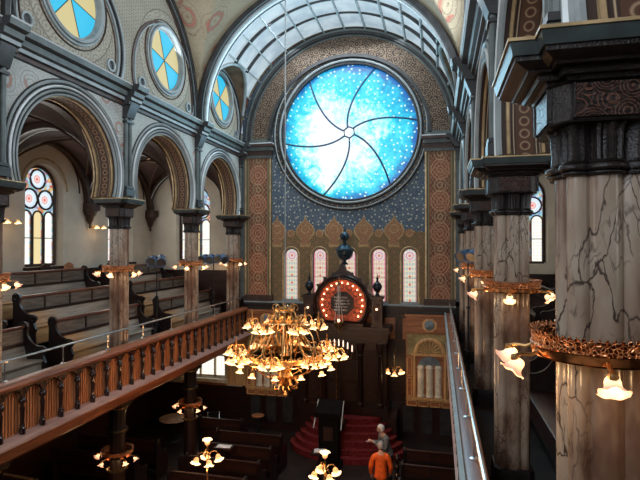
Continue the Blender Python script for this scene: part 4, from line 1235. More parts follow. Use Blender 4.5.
# ---- the great chandelier
CX, CY = -3.20, 10.3
def chandelier():
    t = thing('chandelier', 'great brass chandelier with many lit tulip shades over the nave', 'chandelier', (CX, CY, E - 3.30))
    z0 = 3.30          # local z of eye height
    m = MB(); m.tube([(0, 0, z0 - 1.35), (0, 0, z0 + 7.68)], .014, 6); m.build('suspension_cable', 'greytrim', t)
    m = MB(); m.lathe([(.0, z0 - 3.27), (.05, z0 - 3.20), (.03, z0 - 3.12), (.10, z0 - 2.96), (.16, z0 - 2.80), (.10, z0 - 2.66), (.05, z0 - 2.56), (.05, z0 - 2.45), (.12, z0 - 2.36), (.06, z0 - 2.26), (.04, z0 - 2.0), (.09, z0 - 1.94), (.14, z0 - 1.84), (.07, z0 - 1.74), (.04, z0 - 1.6), (.06, z0 - 1.5), (.10, z0 - 1.42), (.05, z0 - 1.34), (.0, z0 - 1.28)], segs=16)
    m.build('stem', 'brass', t)
    def ring(r, z, h, nm):
        m = MB(); m.lathe([(r - .02, z - h), (r + .012, z - h), (r, z), (r + .012, z + h), (r - .02, z + h), (r - .02, z - h)], segs=40)
        n = int(r * 50)
        for k in range(n):
            a = 2 * PI * k / n; m.ball((r * math.cos(a), r * math.sin(a), z + h + .018), .020, 5)
        m.build(nm, 'brass', t)
    ring(.34, z0 - 1.62, .045, 'upper_ring'); ring(.80, z0 - 2.36, .05, 'lower_ring'); ring(.20, z0 - 1.40, .03, 'crown_ring'); ring(.46, z0 - 2.42, .035, 'inner_ring')
    for k in range(8):
        a = PI / 4 * k; m = MB(); m.tube([(.08 * math.cos(a), .08 * math.sin(a), z0 - 2.48), (.46 * math.cos(a), .46 * math.sin(a), z0 - 2.46), (.80 * math.cos(a), .80 * math.sin(a), z0 - 2.38)], .018, 6); m.build('spoke', 'brass', t)
    for k in range(8):
        a = PI / 4 * k + .2; ca, sa = math.cos(a), math.sin(a)
        m = MB(); pts = [(.10, -1.36), (.20, -1.46), (.29, -1.66), (.38, -1.90), (.50, -2.12), (.62, -2.28), (.80, -2.36)]
        m.tube([(r * ca, r * sa, z0 + z) for r, z in pts], .022, 6)
        m.tube([(r * ca, r * sa, z0 + z) for r, z in ((.80, -2.38), (.72, -2.58), (.50, -2.74), (.20, -2.82), (.12, -2.9))], .013, 6)
        m.build('cage_band', 'brass', t)
    for k in range(6):      # plume of leaves at the crown
        a = PI / 3 * k; ca, sa = math.cos(a), math.sin(a)
        m = MB(); m.tube([(r * ca, r * sa, z0 + z) for r, z in ((.05, -1.45), (.12, -1.34), (.20, -1.27), (.27, -1.29), (.29, -1.36), (.26, -1.40))], .012, 5); m.build('scroll', 'brass', t)
    def cluster(a, rc, z, n, reach, sz, fin=True):
        ca, sa = math.cos(a), math.sin(a); cx, cy = rc * ca, rc * sa
        m = MB(); m.lathe([(.0, z - .16), (.03, z - .12), (.018, z - .06), (.045, z), (.018, z + .05), (.028, z + .12), (.012, z + .16), (.02, z + .20), (.0, z + .26)], (cx, cy, 0), 8)
        for i in range(n):
            b = a + PI + 2 * PI * (i + .5) / n; cb, sb = math.cos(b), math.sin(b)
            m.tube([(cx + r * cb, cy + r * sb, z + h) for r, h in ((.01, .0), (reach * .35, .075), (reach * .75, .07), (reach, .01), (reach, -.03))], .009, 5)
        r_in = .34 if z > z0 - 2 else .80
        m.tube([(r_in * ca, r_in * sa, z - .02), ((r_in * .5 + rc * .5) * ca, (r_in * .5 + rc * .5) * sa, z - .10), (cx, cy, z - .05)], .013, 5)
        m.build('branch', 'brass', t)
        for i in range(n):
            b = a + PI + 2 * PI * (i + .5) / n; cb, sb = math.cos(b), math.sin(b)
            shade(t, (cx + (reach + .01) * cb, cy + (reach + .01) * sb, z - .10), R(14), b, 'shadehot', sz)
    for k in range(6): cluster(PI / 3 * k + .15, .72, z0 - 1.66, 4, .15, .80)
    for k in range(8): cluster(PI / 4 * k + .05, 1.10, z0 - 2.26, 6, .19, .80)
    for k in range(12):
        a = PI / 6 * k + .1; ca, sa = math.cos(a), math.sin(a)
        m = MB(); m.tube([(r * ca, r * sa, z0 + z) for r, z in ((.80, -2.42), (.90, -2.50), (.97, -2.46), (.99, -2.50))], .010, 5); m.build('arm', 'brass', t)
        shade(t, (.99 * ca, .99 * sa, z0 - 2.62), R(10), a, 'shadehot', .80)
    for k in range(8):      # curled leaves round the pendant finial
        a = PI / 4 * k; ca, sa = math.cos(a), math.sin(a)
        m = MB(); m.tube([(r * ca, r * sa, z0 + z) for r, z in ((.06, -2.86), (.20, -2.84), (.28, -2.94), (.26, -3.06), (.17, -3.07), (.14, -2.99))], [.014, .024, .03, .026, .02, .012], 5); m.build('leaf', 'brass', t)
    for k in range(8):
        a = PI / 4 * k + .4; ca, sa = math.cos(a), math.sin(a)
        m = MB(); m.tube([(r * ca, r * sa, z0 + z) for r, z in ((.14, -1.84), (.26, -1.80), (.30, -1.95), (.42, -2.0), (.55, -2.12), (.66, -2.10), (.70, -2.2))], .011, 5); m.build('inner_scroll', 'brass', t)
    for k in range(8):      # swags between the outer clusters, and fine vertical rods
        a0, a1 = PI / 4 * k + .05, PI / 4 * (k + 1) + .05
        m = MB(); m.tube([(1.04 * math.cos(a0 + (a1 - a0) * q / 8), 1.04 * math.sin(a0 + (a1 - a0) * q / 8), z0 - 2.30 - .10 * math.sin(PI * q / 8)) for q in range(9)], .012, 5)
        m.tube([(r * math.cos(a0 + .4), r * math.sin(a0 + .4), z0 + z) for r, z in ((.36, -1.68), (.56, -1.72), (.70, -1.9), (.78, -2.2), (.82, -2.34))], .014, 5); m.build('swag', 'brass', t)
    for k in range(10):
        a = 2 * PI * k / 10; m = MB(); m.tube([(.20 * math.cos(a), .20 * math.sin(a), z0 - 1.42), (.30 * math.cos(a), .30 * math.sin(a), z0 - 1.85), (.24 * math.cos(a), .24 * math.sin(a), z0 - 2.35), (.10 * math.cos(a), .10 * math.sin(a), z0 - 2.78)], .013, 5); m.build('inner_rod', 'brass', t)
    for k in range(6):
        a = PI / 3 * k; point('chandelier_light', (1.15 * math.cos(a), 1.15 * math.sin(a), z0 - 2.75), 24, (1, .50, .20), parent=t, rad=.12)
    point('chandelier_light', (0, 0, z0 - 1.75), 20, (1, .50, .20), parent=t, rad=.15)
chandelier()
# ---- the ark against the east wall
AX, AY = -3.14, 16.6
def make_ark():
    t = thing('torah_ark', 'tall dark mahogany ark crowned by a round red panel ringed with bulbs', 'ark', (AX, AY, 0))
    m = MB()
    m.box(-1.45, 1.45, 0, .85, 1.14, 3.95, 0)
    for (h, z0, z1, pr) in ((1.5, 3.55, 3.62, .10), (1.52, 3.62, 3.82, .06), (1.56, 3.82, 3.90, .16), (1.62, 3.90, 3.98, .24), (1.58, 3.98, 4.08, .18), (1.52, 1.14, 1.45, .08)):
        m.box(-h, h, -pr, .85, z0, z1, 0)
    m.build('case', 'mahog_x', t)
    for sx in (-1, 1):
        for x in (.62, 1.28):
            m = MB(); m.lathe([(.11, 1.45), (.11, 1.55), (.075, 1.6), (.07, 3.1), (.09, 3.14), (.07, 3.18), (.13, 3.4), (.14, 3.55)], (sx * x, -.10, 0), 14); m.build('colonnette', 'mahog', t)
        m = MB(); m.box(sx * .02 if sx > 0 else -.52, .52 if sx > 0 else -.02, -.03, .02, 1.5, 3.35)
        o = m.build('door', 'mahog', t)
        for z in (1.6, 2.3, 2.95):
            f = MB(); a, b = sorted((sx * .09, sx * .45)); f.box(a, b, -.055, -.03, z, z + (.55 if z < 2.9 else .32)); f.build('carved_panel', 'carved', o)
        m = MB(); a, b = sorted((sx * .74, sx * 1.16)); m.box(a, b, -.03, .01, 1.6, 3.3); m.build('side_panel', 'carved', t)
    # round crowning panel
    zc = E - 1.96
    m = MB(); a0, a1 = R(-46), R(226)
    m.arc('xz', (0, zc), a0, a1, [(.80, -.02), (.80, -.12), (.85, -.17), (.90, -.12), (.93, -.16), (.98, -.10), (.98, .20), (.80, .20)], 60, 0)
    m.box(-.72, .72, -.14, .2, zc - .76, zc - .66, 0)
    for k in range(13):
        a = R(-20 + 220 * k / 12)
        if abs(a - PI / 2) < .2: continue
        m.prism([(.98 * math.cos(a + e) if r == 0 else 1.10 * math.cos(a), zc + (.98 * math.sin(a + e) if r == 0 else 1.10 * math.sin(a))) for r, e in ((0, -.09), (1, 0), (0, .09))], 'y', -.04, .10, 0)
    m.build('round_frame', 'mahog', t)
    m = MB(); n = 50; m.prism([(.82 * math.cos(a0 + (a1 - a0) * i / n), zc + .82 * math.sin(a0 + (a1 - a0) * i / n)) for i in range(n + 1)], 'y', .0, .08); m.build('halo_panel', 'halo', t)
    m = MB()
    for k in range(12):
        a = 2 * PI * k / 12 + .1
        if math.sin(a) < -.75: continue
        m.tube([(.56 * math.cos(a) + .10 * math.cos(b), -.01, zc + .56 * math.sin(a) + .10 * math.sin(b)) for b in [2 * PI * q / 14 for q in range(14)]], .012, 4, 0, True)
    m.build('painted_ring', 'mahog', t)
    m = MB(); m.prism([(.42 * math.cos(PI / 4 * k + PI / 8), zc + .42 * math.sin(PI / 4 * k + PI / 8)) for k in range(8)], 'y', -.06, .0); m.build('centre_panel', 'black', t)
    # the two tablets with the first words of the commandments
    words = [['אנכי', 'לא יהיה', 'לא תשא', 'זכור', 'כבד'], ['לא תרצח', 'לא תנאף', 'לא תגנב', 'לא תענה', 'לא תחמד']]
    for c, sx in ((0, 1), (1, -1)):
        m = MB(); w_ = .10; x = sx * .11
        m.prism([(x - w_, zc - .28), (x + w_, zc - .28)] + [(x + w_ * math.cos(PI * q / 8), zc + .22 + w_ * math.sin(PI * q / 8)) for q in range(9)], 'y', -.085, -.06)
        tb = m.build('tablet', 'black', t)
        for r, wd in enumerate(words[c]):
            cu = bpy.data.curves.new('lettering', 'FONT'); cu.body = wd[::-1]; cu.size = .088; cu.align_x = 'CENTER'; cu.extrude = .002
            to = bpy.data.objects.new('tmp', cu); C.objects.link(to); dg = bpy.context.evaluated_depsgraph_get()
            me = bpy.data.meshes.new_from_object(to.evaluated_get(dg)); bpy.data.objects.remove(to)
            me.name = 'lettering'; me.materials.clear(); me.materials.append(M['white'])
            lo = bpy.data.objects.new('lettering', me); C.objects.link(lo); lo.parent = tb
            lo.location = (x, -.09, zc + .17 - r * .105); lo.rotation_euler = (PI / 2, 0, 0)
    for k in range(17):
        a = R(-38 + 256 * k / 16); b = MB(); b.ball((.69 * math.cos(a), -.06, zc + .69 * math.sin(a)), .030, 8); b.build('bulb', 'redbulb', t)
    for k in range(7):
        a = R(-38 + 256 * k / 6); point('halo_light', (.62 * math.cos(a), -.30, zc + .62 * math.sin(a)), .8, (1, .45, .25), .03, t)
    # gable and the great finial
    m = MB(); m.prism([(-.42, zc + .88), (.42, zc + .88), (.30, zc + 1.02), (.12, zc + 1.12), (.07, zc + 1.30), (-.07, zc + 1.30), (-.12, zc + 1.12), (-.30, zc + 1.02)], 'y', -.10, .16); m.build('gable', 'mahog', t)
    m = MB(); z = E - .66
    m.lathe([(.14, z), (.10, z + .05), (.05, z + .10), (.06, z + .14), (.16, z + .18), (.24, z + .26), (.29, z + .38), (.30, z + .46), (.33, z + .48), (.33, z + .52), (.28, z + .54), (.20, z + .62), (.09, z + .68), (.05, z + .74), (.06, z + .80), (.13, z + .85), (.17, z + .95), (.14, z + 1.03), (.06, z + 1.08), (.03, z + 1.14), (.06, z + 1.18), (.03, z + 1.22), (.012, z + 1.30), (.0, z + 1.42)], (.07, .03, 0), 20)
    m.build('great_finial', 'finial', t)
    for sx in (-1, 1):
        x = sx * 1.17
        m = MB(); m.box(x - .17, x + .17, -.10, .24, 4.08, E - 1.70); m.box(x - .22, x + .22, -.15, .28, E - 1.78, E - 1.70); m.box(x - .20, x + .20, -.13, .26, 4.08, 4.18)
        m.build('pedestal', 'mahog', t)
        m = MB(); m.box(x - .09, x + .09, -.115, -.10, 4.3, E - 1.95); m.build('pedestal_panel', 'carved', t)
        m = MB(); m.lathe([(.10, 0), (.06, .06), (.05, .12), (.10, .17), (.15, .26), (.16, .33), (.12, .42), (.05, .47), (.03, .54), (.05, .58), (.02, .63), (.0, .78)], (x, .06, E - 1.70), 14); m.build('finial', 'iron', t)
        b = MB(); b.ball((x, -.15, E - 2.12), .035, 8); b.build('bulb', 'redbulb', t)
make_ark()
# ---- carpeted steps
t = thing('altar_steps', 'curved steps in red patterned carpet before the ark', 'steps', (-2.95, 16.6, 0))
for k in range(6):
    a, b = 1.95 - .17 * k, 1.30 - .17 * k
    m = MB(); n = 36; z1 = .19 * (k + 1)
    m.prism([(a * math.cos(PI + PI * i / n), b * math.sin(PI + PI * i / n)) for i in range(n + 1)], 'z', z1 - .19, z1 - .03)
    m.prism([((a + .025) * math.cos(PI + PI * i / n), (b + .025) * math.sin(PI + PI * i / n)) for i in range(n + 1)], 'z', z1 - .03, z1)
    m.build('step', 'carpet', t)
m = MB(); m.box(-1.7, 1.6, 0, .98, .0, 1.135); m.build('landing', 'mahog_x', t)
# reading lectern in front of the steps, with its white-edged slanted rails
t = thing('lectern', 'tall dark lectern with pale slanting edges before the red steps', 'lectern', (-3.24, 14.98, 0))
MB().box(-.36, .36, -.25, .25, .0, .18).build('base', 'matteblack', t); MB().box(-.30, .30, -.19, .19, .18, 1.62).build('body', 'matteblack', t)
MB().prism([(-.30, 1.60), (.28, 1.60), (.28, 2.0), (-.30, 1.75)], 'x', -.38, .38).build('desk', 'matteblack', t)
for sx in (-1, 1): MB().tube([(sx * .42, -.34, 1.30), (sx * .40, .25, 1.98)], .016, 6).build('edge_rail', 'whitetrim', t)
MB().box(-.14, .14, -.215, -.19, .9, 1.3).build('carved_panel', 'carved', t)
t = thing('book', 'open white book lying low before the dark lectern', 'book', (-3.28, 13.9, .92), R(8))
MB().prism([(-.17, 0), (0, .012), (.17, 0), (.17, .03), (.08, .045), (0, .03), (-.08, .045), (-.17, .03)], 'y', -.11, .11).build('pages', 'white', t)
t = thing('book_stand', 'small dark stand under the open white book', 'stand', (-3.28, 13.9, 0))
MB().box(-.24, .24, -.17, .17, .86, .915).build('top', 'mahog_x', t); MB().lathe([(.20, 0), (.18, .04), (.05, .08), (.045, .80), (.10, .86)]).build('post', 'mahog', t)

# ---- menorah of eight candles and the eternal lamp
t = thing('candelabrum', 'brass candelabrum with an arc of eight lit white candles', 'candelabrum', (-3.30, 15.7, 1.14))
t.location.z = 0
m = MB(); m.lathe([(.26, 1.14), (.24, 1.20), (.05, 1.28), (.03, 1.6), (.05, 1.7), (.025, 1.8), (.025, 3.1), (.05, 3.15), (.02, 3.2), (.02, 3.3)], segs=14); m.build('stem', 'oldbrass', t)
for k in range(8):
    x = -.50 + 1.0 * k / 7; z = 3.40 + .17 * (1 - (x / .5) ** 2)
    m = MB(); m.tube([(0, 0, 3.1), (x * .5, 0, 3.02 + .1 * abs(x)), (x * .95, 0, 3.16), (x, 0, z - .05)], .010, 5); m.lathe([(.01, z - .07), (.03, z - .04), (.03, z - .03)], (x, 0, 0), 8); m.build('arm', 'brass', t)
    c = MB(); c.lathe([(.019, z - .03), (.019, z + .13), (.008, z + .17), (.0, z + .19)], (x, 0, 0), 8); c.build('candle', 'candle', t)
t.location = (-3.16, 15.7, .05); 
t2 = thing('candelabrum_plinth', 'dark plinth under the arc candelabrum', 'plinth', (-3.16, 15.7, 0))
MB().box(-.27, .27, -.2, .2, 1.0, 1.19).build('block', 'mahog', t2)
t = thing('eternal_lamp', 'hanging brass eternal lamp on chains before the round red panel', 'hanging lamp', (-3.14, 15.95, E - 2.62))
m = MB()
m.lathe([(.0, -.22), (.03, -.18), (.02, -.14), (.10, -.08), (.14, .02), (.145, .09), (.16, .11), (.15, .13), (.08, .14)], segs=16); m.build('bowl', 'oldbrass', t)
for k in range(4):
    a = PI / 2 * k + .4; m = MB(); m.tube([(.14 * math.cos(a), .14 * math.sin(a), .12), (.05 * math.cos(a), .05 * math.sin(a), .85), (.04 * math.cos(a), .04 * math.sin(a), 1.3)], .007, 4); m.build('chain', 'whitetrim', t)
m = MB(); m.lathe([(.0, 1.28), (.07, 1.30), (.05, 1.36), (.015, 1.42), (.0, 1.46)], segs=12); m.tube([(0, 0, 1.44), (0, .05, 1.62), (0, .50, 1.70)], .012, 5); m.build('crown', 'oldbrass', t)
MB().ball((0, 0, .17), .045, 8).build('bulb', 'redbulb', t)

# ---- painted organ-like cabinet right of the ark, its pair left of the ark
def cabinet(cx, label):
    t = thing('painted_cabinet', label, 'cabinet', (cx, YE - .03, 0)); t['group'] = 'painted cases beside the ark'
    w = .79; zt, zb = E - 2.36, E - 5.50
    MB().box(-w, w, -.20, .0, zb, zt).build('case', 'casebrown', t)
    def fr(x0, x1, z0, z1, mat='tancase', y=-.235):
        m = MB(); m.box(x0, x1, y, -.20, z0, z0 + .03); m.box(x0, x1, y, -.20, z1 - .03, z1); m.box(x0, x0 + .03, y, -.20, z0, z1); m.box(x1 - .03, x1, y, -.20, z0, z1); return m.build('panel_frame', mat, t)
    z = E
    MB().box(-w - .03, w, -.26, -.0, z - 2.44, z - 2.36).build('cornice', 'casebrown', t)
    fr(-w + .02, w - .02, z - 2.98, z - 2.46, 'casebrown'); 
    m = MB(); m.prism([(.26 * math.cos(PI / 4 * k + PI / 8), z - 2.72 + .24 * math.sin(PI / 4 * k + PI / 8)) for k in range(8)], 'y', -.25, -.2, 0); m.build('medallion', 'tancase', t)
    m = MB(); m.lathe([(.17, 0), (.17, .02), (.10, .05), (.0, .06)], (0, -.24, z - 2.72), 16, 0, True, Matrix.Rotation(PI / 2, 4, 'X')); m.build('boss', 'bluepaint', t)
    MB().box(-w + .04, w - .04, -.225, -.2, z - 3.75, z - 3.03).build('olive_panel', 'olivepaint', t)
    zc = z - 3.66
    m = MB(); m.arc('xz', (0, zc), 0, PI, [(.40, -.2), (.40, -.28), (.46, -.30), (.52, -.28), (.52, -.2)], 28); m.build('arch', 'tancase', t)
    m = MB(); m.prism([(.40 * math.cos(PI * k / 20), zc + .40 * math.sin(PI * k / 20)) for k in range(21)], 'y', -.235, -.2); m.build('shell_ground', 'olivepaint', t)
    m = MB()
    for k in range(9):
        a = PI * (k + .5) / 9; m.tube([(.10 * math.cos(a), -.245, zc + .10 * math.sin(a)), (.37 * math.cos(a), -.25, zc + .37 * math.sin(a))], [.010, .028], 6)
    m.build('shell_ray', 'tancase', t)
    MB().box(-.62, .62, -.28, -.2, zc - .10, zc - .02).build('ledge', 'tancase', t)
    m = MB(); m.prism([(.36 * math.cos(PI * k / 16), zc - .42 + .30 * math.sin(PI * k / 16)) for k in range(17)], 'y', -.23, -.2); m.build('blue_tympanum', 'bluepaint', t)
    for x in (-.29, 0, .29):
        m = MB(); m.lathe([(.135, 0), (.135, .06), (.122, .08), (.122, .95), (.135, .97), (.135, 1.02), (.10, 1.08), (.0, 1.10)], (x, -.15, zc - 1.50), 16); m.build('ivory_pillar', 'cream_paint', t)
    for sx in (-1, 1):
        MB().box(*sorted((sx * .47, sx * .55)), -.26, -.2, zc - 1.52, zc - .10).build('stile', 'tancase', t)
        for z0, z1 in ((zc - 1.50, zc - .85), (zc - .80, zc - .16)): fr(*sorted((sx * .58, sx * .76)), z0, z1)
    MB().box(-w, w, -.27, -.2, zc - 1.60, zc - 1.52).build('lower_ledge', 'tancase', t)
    for k in range(4): fr(-w + .03 + .385 * k, -w + .37 + .385 * k, z - 5.48, zc - 1.62)
cabinet(-.29, 'painted wooden case with shell arch and three ivory pillars, right of the ark')
cabinet(-6.10, 'painted wooden case with shell arch left of the ark, behind the chandelier')
# triple lamp bracket
def branch_lamp(label, loc, n=3, up=False, sc=1.0, power=2.0, h=.0):
    t = thing('branched_lamp', label, 'lamp', loc)
    m = MB(); m.lathe([(.0, -.10), (.035, -.07), (.02, -.03), (.05, 0), (.075, .05), (.05, .10), (.02, .13), (.03, .18), (.015, .24), (.018, .30)], segs=12)
    if h: m.lathe([(.09, -h), (.08, -h + .04), (.022, -h + .08), (.02, -.3), (.04, -.25), (.03, -.2), (.02, -.08)], segs=12)
    m.build('stem', 'brass', t)
    for k in range(n):
        a = 2 * PI * k / n + R(35); ca, sa = math.cos(a), math.sin(a)
        m = MB(); m.tube([(r * ca, r * sa, z) for r, z in ((.03, .05), (.10, .13), (.20, .12), (.25, .05), (.25, .02))], .011, 5); m.build('arm', 'brass', t)
        shade(t, (.265 * ca, .265 * sa, -.06), R(16), a, 'shadehot', 1.15)
    if up:
        o = shade(t, (0, 0, .38), 0, 0, 'shadehot', 1.15); o.rotation_euler = (PI, 0, 0)
    point('lamp_light', (0, -.1, -.32), power, parent=t, rad=.08)
    return t
b1 = branch_lamp('five-light brass lamp on the reading platform, left of the two', (-5.30, 10.9, 1.80), 4, True, h=.62, power=3)
b2 = branch_lamp('five-light brass lamp on the reading platform, right one near the people', (-2.46, 10.9, 1.77), 4, True, h=.59, power=3)
t = branch_lamp('three-light brass lamp hanging in the dark right of the ark', (-1.42, 16.75, E - 4.18), 3, False, 1, 2)
MB().tube([(0, 0, .28), (0, 0, .5), (0, .34, .6), (0, .76, .6)], .014, 6).build('bracket', 'brass', t)

# ---- reading platform with its rail
t = thing('reading_platform', 'dark raised reading platform edged by a tan wooden rail', 'platform', (0, 0, 0))
MB().box(-5.45, -2.30, 8.2, 11.0, 0, .40).build('platform', 'mahog_x', t)
MB().prism([(10.84, 1.10), (10.84, 1.16), (10.90, 1.18), (10.96, 1.16), (10.96, 1.10)], 'x', -5.45, -2.30).build('rail', 'tancase', t)
MB().box(-5.42, -2.33, 10.88, 10.93, .40, 1.10).build('panel', 'mahog_x', t)
for x in (-5.30, -2.46): MB().lathe([(.10, .4), (.10, .5), (.07, .55), (.07, 1.0), (.10, 1.08), (.10, 1.17)], (x, 10.9, 0), 12).build('corner_post', 'mahog', t)

# ---- pews and tables on the main floor
def floor_pew(label, loc, rz, L, cushion=False):
    t = make_pew(L, label, 'pew', 1.10, 'pews on the main floor', True); t.location = loc; t.rotation_euler = (0, 0, rz)
    if cushion: MB().box(.12, .44, .1, L - .1, .47, .53).build('cushion', 'carpet', t)
    return t
# rows facing the ark: rz so that +x of the pew looks to +y
k = 0
ordw = ['nearest row', 'second row', 'third row', 'fourth row', 'fifth row']
for i, y in enumerate((11.5, 12.45, 13.4, 14.35)):
    floor_pew('dark main floor pew, %s of the left block' % ordw[i], (-4.55 - .0, y, 0), PI / 2, 2.1, i == 1)
for i, y in enumerate((12.3, 13.25, 14.2)):
    floor_pew('dark main floor pew, %s of the right block below the gallery edge' % ordw[i], (.6, y, 0), PI / 2, 1.55)
for i, y in enumerate((12.0, 13.1)):
    floor_pew('dark pew under the left gallery, %s beneath the railing' % ordw[i], (-7.9, y, 0), PI / 2, 2.6)
floor_pew('dark pew beside the round table under the left gallery', (-6.2, 15.3, 0), PI / 2, 1.5)
for i, x in enumerate((-.62,)):
    t = thing('newel_post', 'dark turned post with glinting knobs by the right block', 'post', (-1.08, 13.6, 0))
    m = MB(); m.lathe([(.09, 0), (.09, .12), (.04, .16), (.07, .30), (.07, .36), (.035, .42), (.08, .55), (.08, .62), (.035, .68), (.07, .80), (.07, .86), (.03, .92), (.06, 1.02), (.07, 1.10), (.03, 1.18), (.0, 1.22)], segs=14); m.build('shaft', 'balus', t)
def round_table(label, loc, r, h, topmat):
    t = thing('round_table', label, 'table', loc)
    m = MB(); m.lathe([(r - .01, h - .035), (r, h - .03), (r, h - .005), (r - .01, h)], segs=36); m.build('tabletop', topmat, t)
    m = MB(); m.lathe([(.28 * r / .5, 0), (.26 * r / .5, .03), (.05, .07), (.04, h - .12), (.10, h - .035)], segs=16); m.build('pedestal', 'black', t)
M['tabletop'] = plain('pale_beech_tabletop', (.62, .40, .25), .4)
round_table('round table with pale top under the left gallery', (-9.0, 15.9, 0), .50, .76, 'tabletop')
round_table('small round red-brown pedestal table near the ark, left side', (-6.15, 16.6, 0), .22, .85, 'casebrown')
t = thing('paper_sheet', 'white sheet of paper on a dark reading stand', 'paper', (-5.85, 13.08, 1.155), R(4))
MB().box(-.20, .20, -.11, .11, 0, .006).build('sheet', 'white', t)
t = thing('reading_stand', 'dark reading stand holding the white sheet', 'stand', (-5.85, 13.08, 0))
MB().box(-.26, .26, -.16, .16, 1.10, 1.15).build('top', 'mahog_x', t); MB().box(-.05, .05, -.05, .05, .04, 1.10).build('post', 'mahog', t); MB().box(-.2, .2, -.16, .16, 0, .04).build('foot', 'mahog', t)
t = thing('folding_chair', 'folding chair with silvery legs under the left gallery window', 'chair', (-7.75, 16.4, 0), R(20))
for sx in (-.2, .2):
    MB().tube([(sx, -.22, 0), (sx, .18, .85)], .014, 6).build('leg', 'steel', t); MB().tube([(sx, .22, 0), (sx, -.15, .46)], .014, 6).build('leg', 'steel', t)
MB().box(-.2, .2, -.2, .2, .44, .46).build('seat', 'black', t); MB().box(-.2, .2, .13, .17, .62, .84).build('backrest', 'black', t)

t = thing('barrier_pole', 'pale pole with a metal knob at the lower left corner', 'pole', (0, 0, 0))
m = MB(); m.tube([(-10.9, 10.72, .90), (-9.9, 10.70, .86)], .035, 8); m.build('pole', 'tabletop', t)
m = MB(); m.tube([(-9.9, 10.70, .86), (-9.86, 10.70, .858)], .055, 8); m.tube([(-9.86, 10.70, .858), (-9.5, 10.69, .84)], .016, 6); m.build('metal_end', 'steel', t)
for x in (-10.8, -9.6): MB().tube([(x, 10.71, 0), (x, 10.71, .85)], .02, 6).build('upright', 'black', t)

# ---- the two visitors
M['skin'] = plain('skin', (.62, .36, .27), .55, 0, .06, 20)
M['hair_white'] = plain('white_hair', (.72, .70, .68), .7, 0, .15, 60, .003)
M['hair_grey'] = plain('grey_hair', (.42, .36, .35), .7, 0, .2, 60, .003)
M['jacket_grey'] = plain('grey_tweed', (.15, .16, .16), .8, 0, .3, 50)
M['anorak'] = plain('orange_anorak', (.95, .13, .012), .6, 0, .2, 7, .01)
M['trousers'] = plain('black_trousers', (.010, .010, .013), .8)
M['shirt'] = plain('white_shirt', (.62, .58, .52), .8)
def skinmesh(name, nodes, edges, mat, parent, sub=2, head=None):
    me = bpy.data.meshes.new(name); me.from_pydata([n[0] for n in nodes], edges, []); me.materials.append(M[mat])
    o = bpy.data.objects.new(name, me); C.objects.link(o)
    md = o.modifiers.new('skin', 'SKIN'); md.use_smooth_shade = True
    sv = me.skin_vertices[0].data if me.skin_vertices else None
    if sv is None:
        bm = bmesh.new(); bm.from_mesh(me); bm.verts.layers.skin.verify(); bm.to_mesh(me); bm.free(); sv = me.skin_vertices[0].data
    for i, n in enumerate(nodes):
        r = n[1]; sv[i].radius = r if isinstance(r, tuple) else (r, r); sv[i].use_root = (i == 0)
    sb = o.modifiers.new('sub', 'SUBSURF'); sb.levels = sub; sb.render_levels = sub
    dg = bpy.context.evaluated_depsgraph_get(); ev = bpy.data.meshes.new_from_object(o.evaluated_get(dg))
    bpy.data.objects.remove(o)
    if head:
        bm = bmesh.new(); bm.from_mesh(ev)
        hm = bpy.data.meshes.new('h'); hm.from_pydata(head.v, [], head.f); bm.from_mesh(hm); bm.to_mesh(ev); bm.free(); bpy.data.meshes.remove(hm)
    for p in ev.polygons: p.use_smooth = True
    ev.name = name; ev.materials.clear(); ev.materials.append(M[mat])
    o2 = bpy.data.objects.new(name, ev); C.objects.link(o2); o2.parent = parent
    return o2
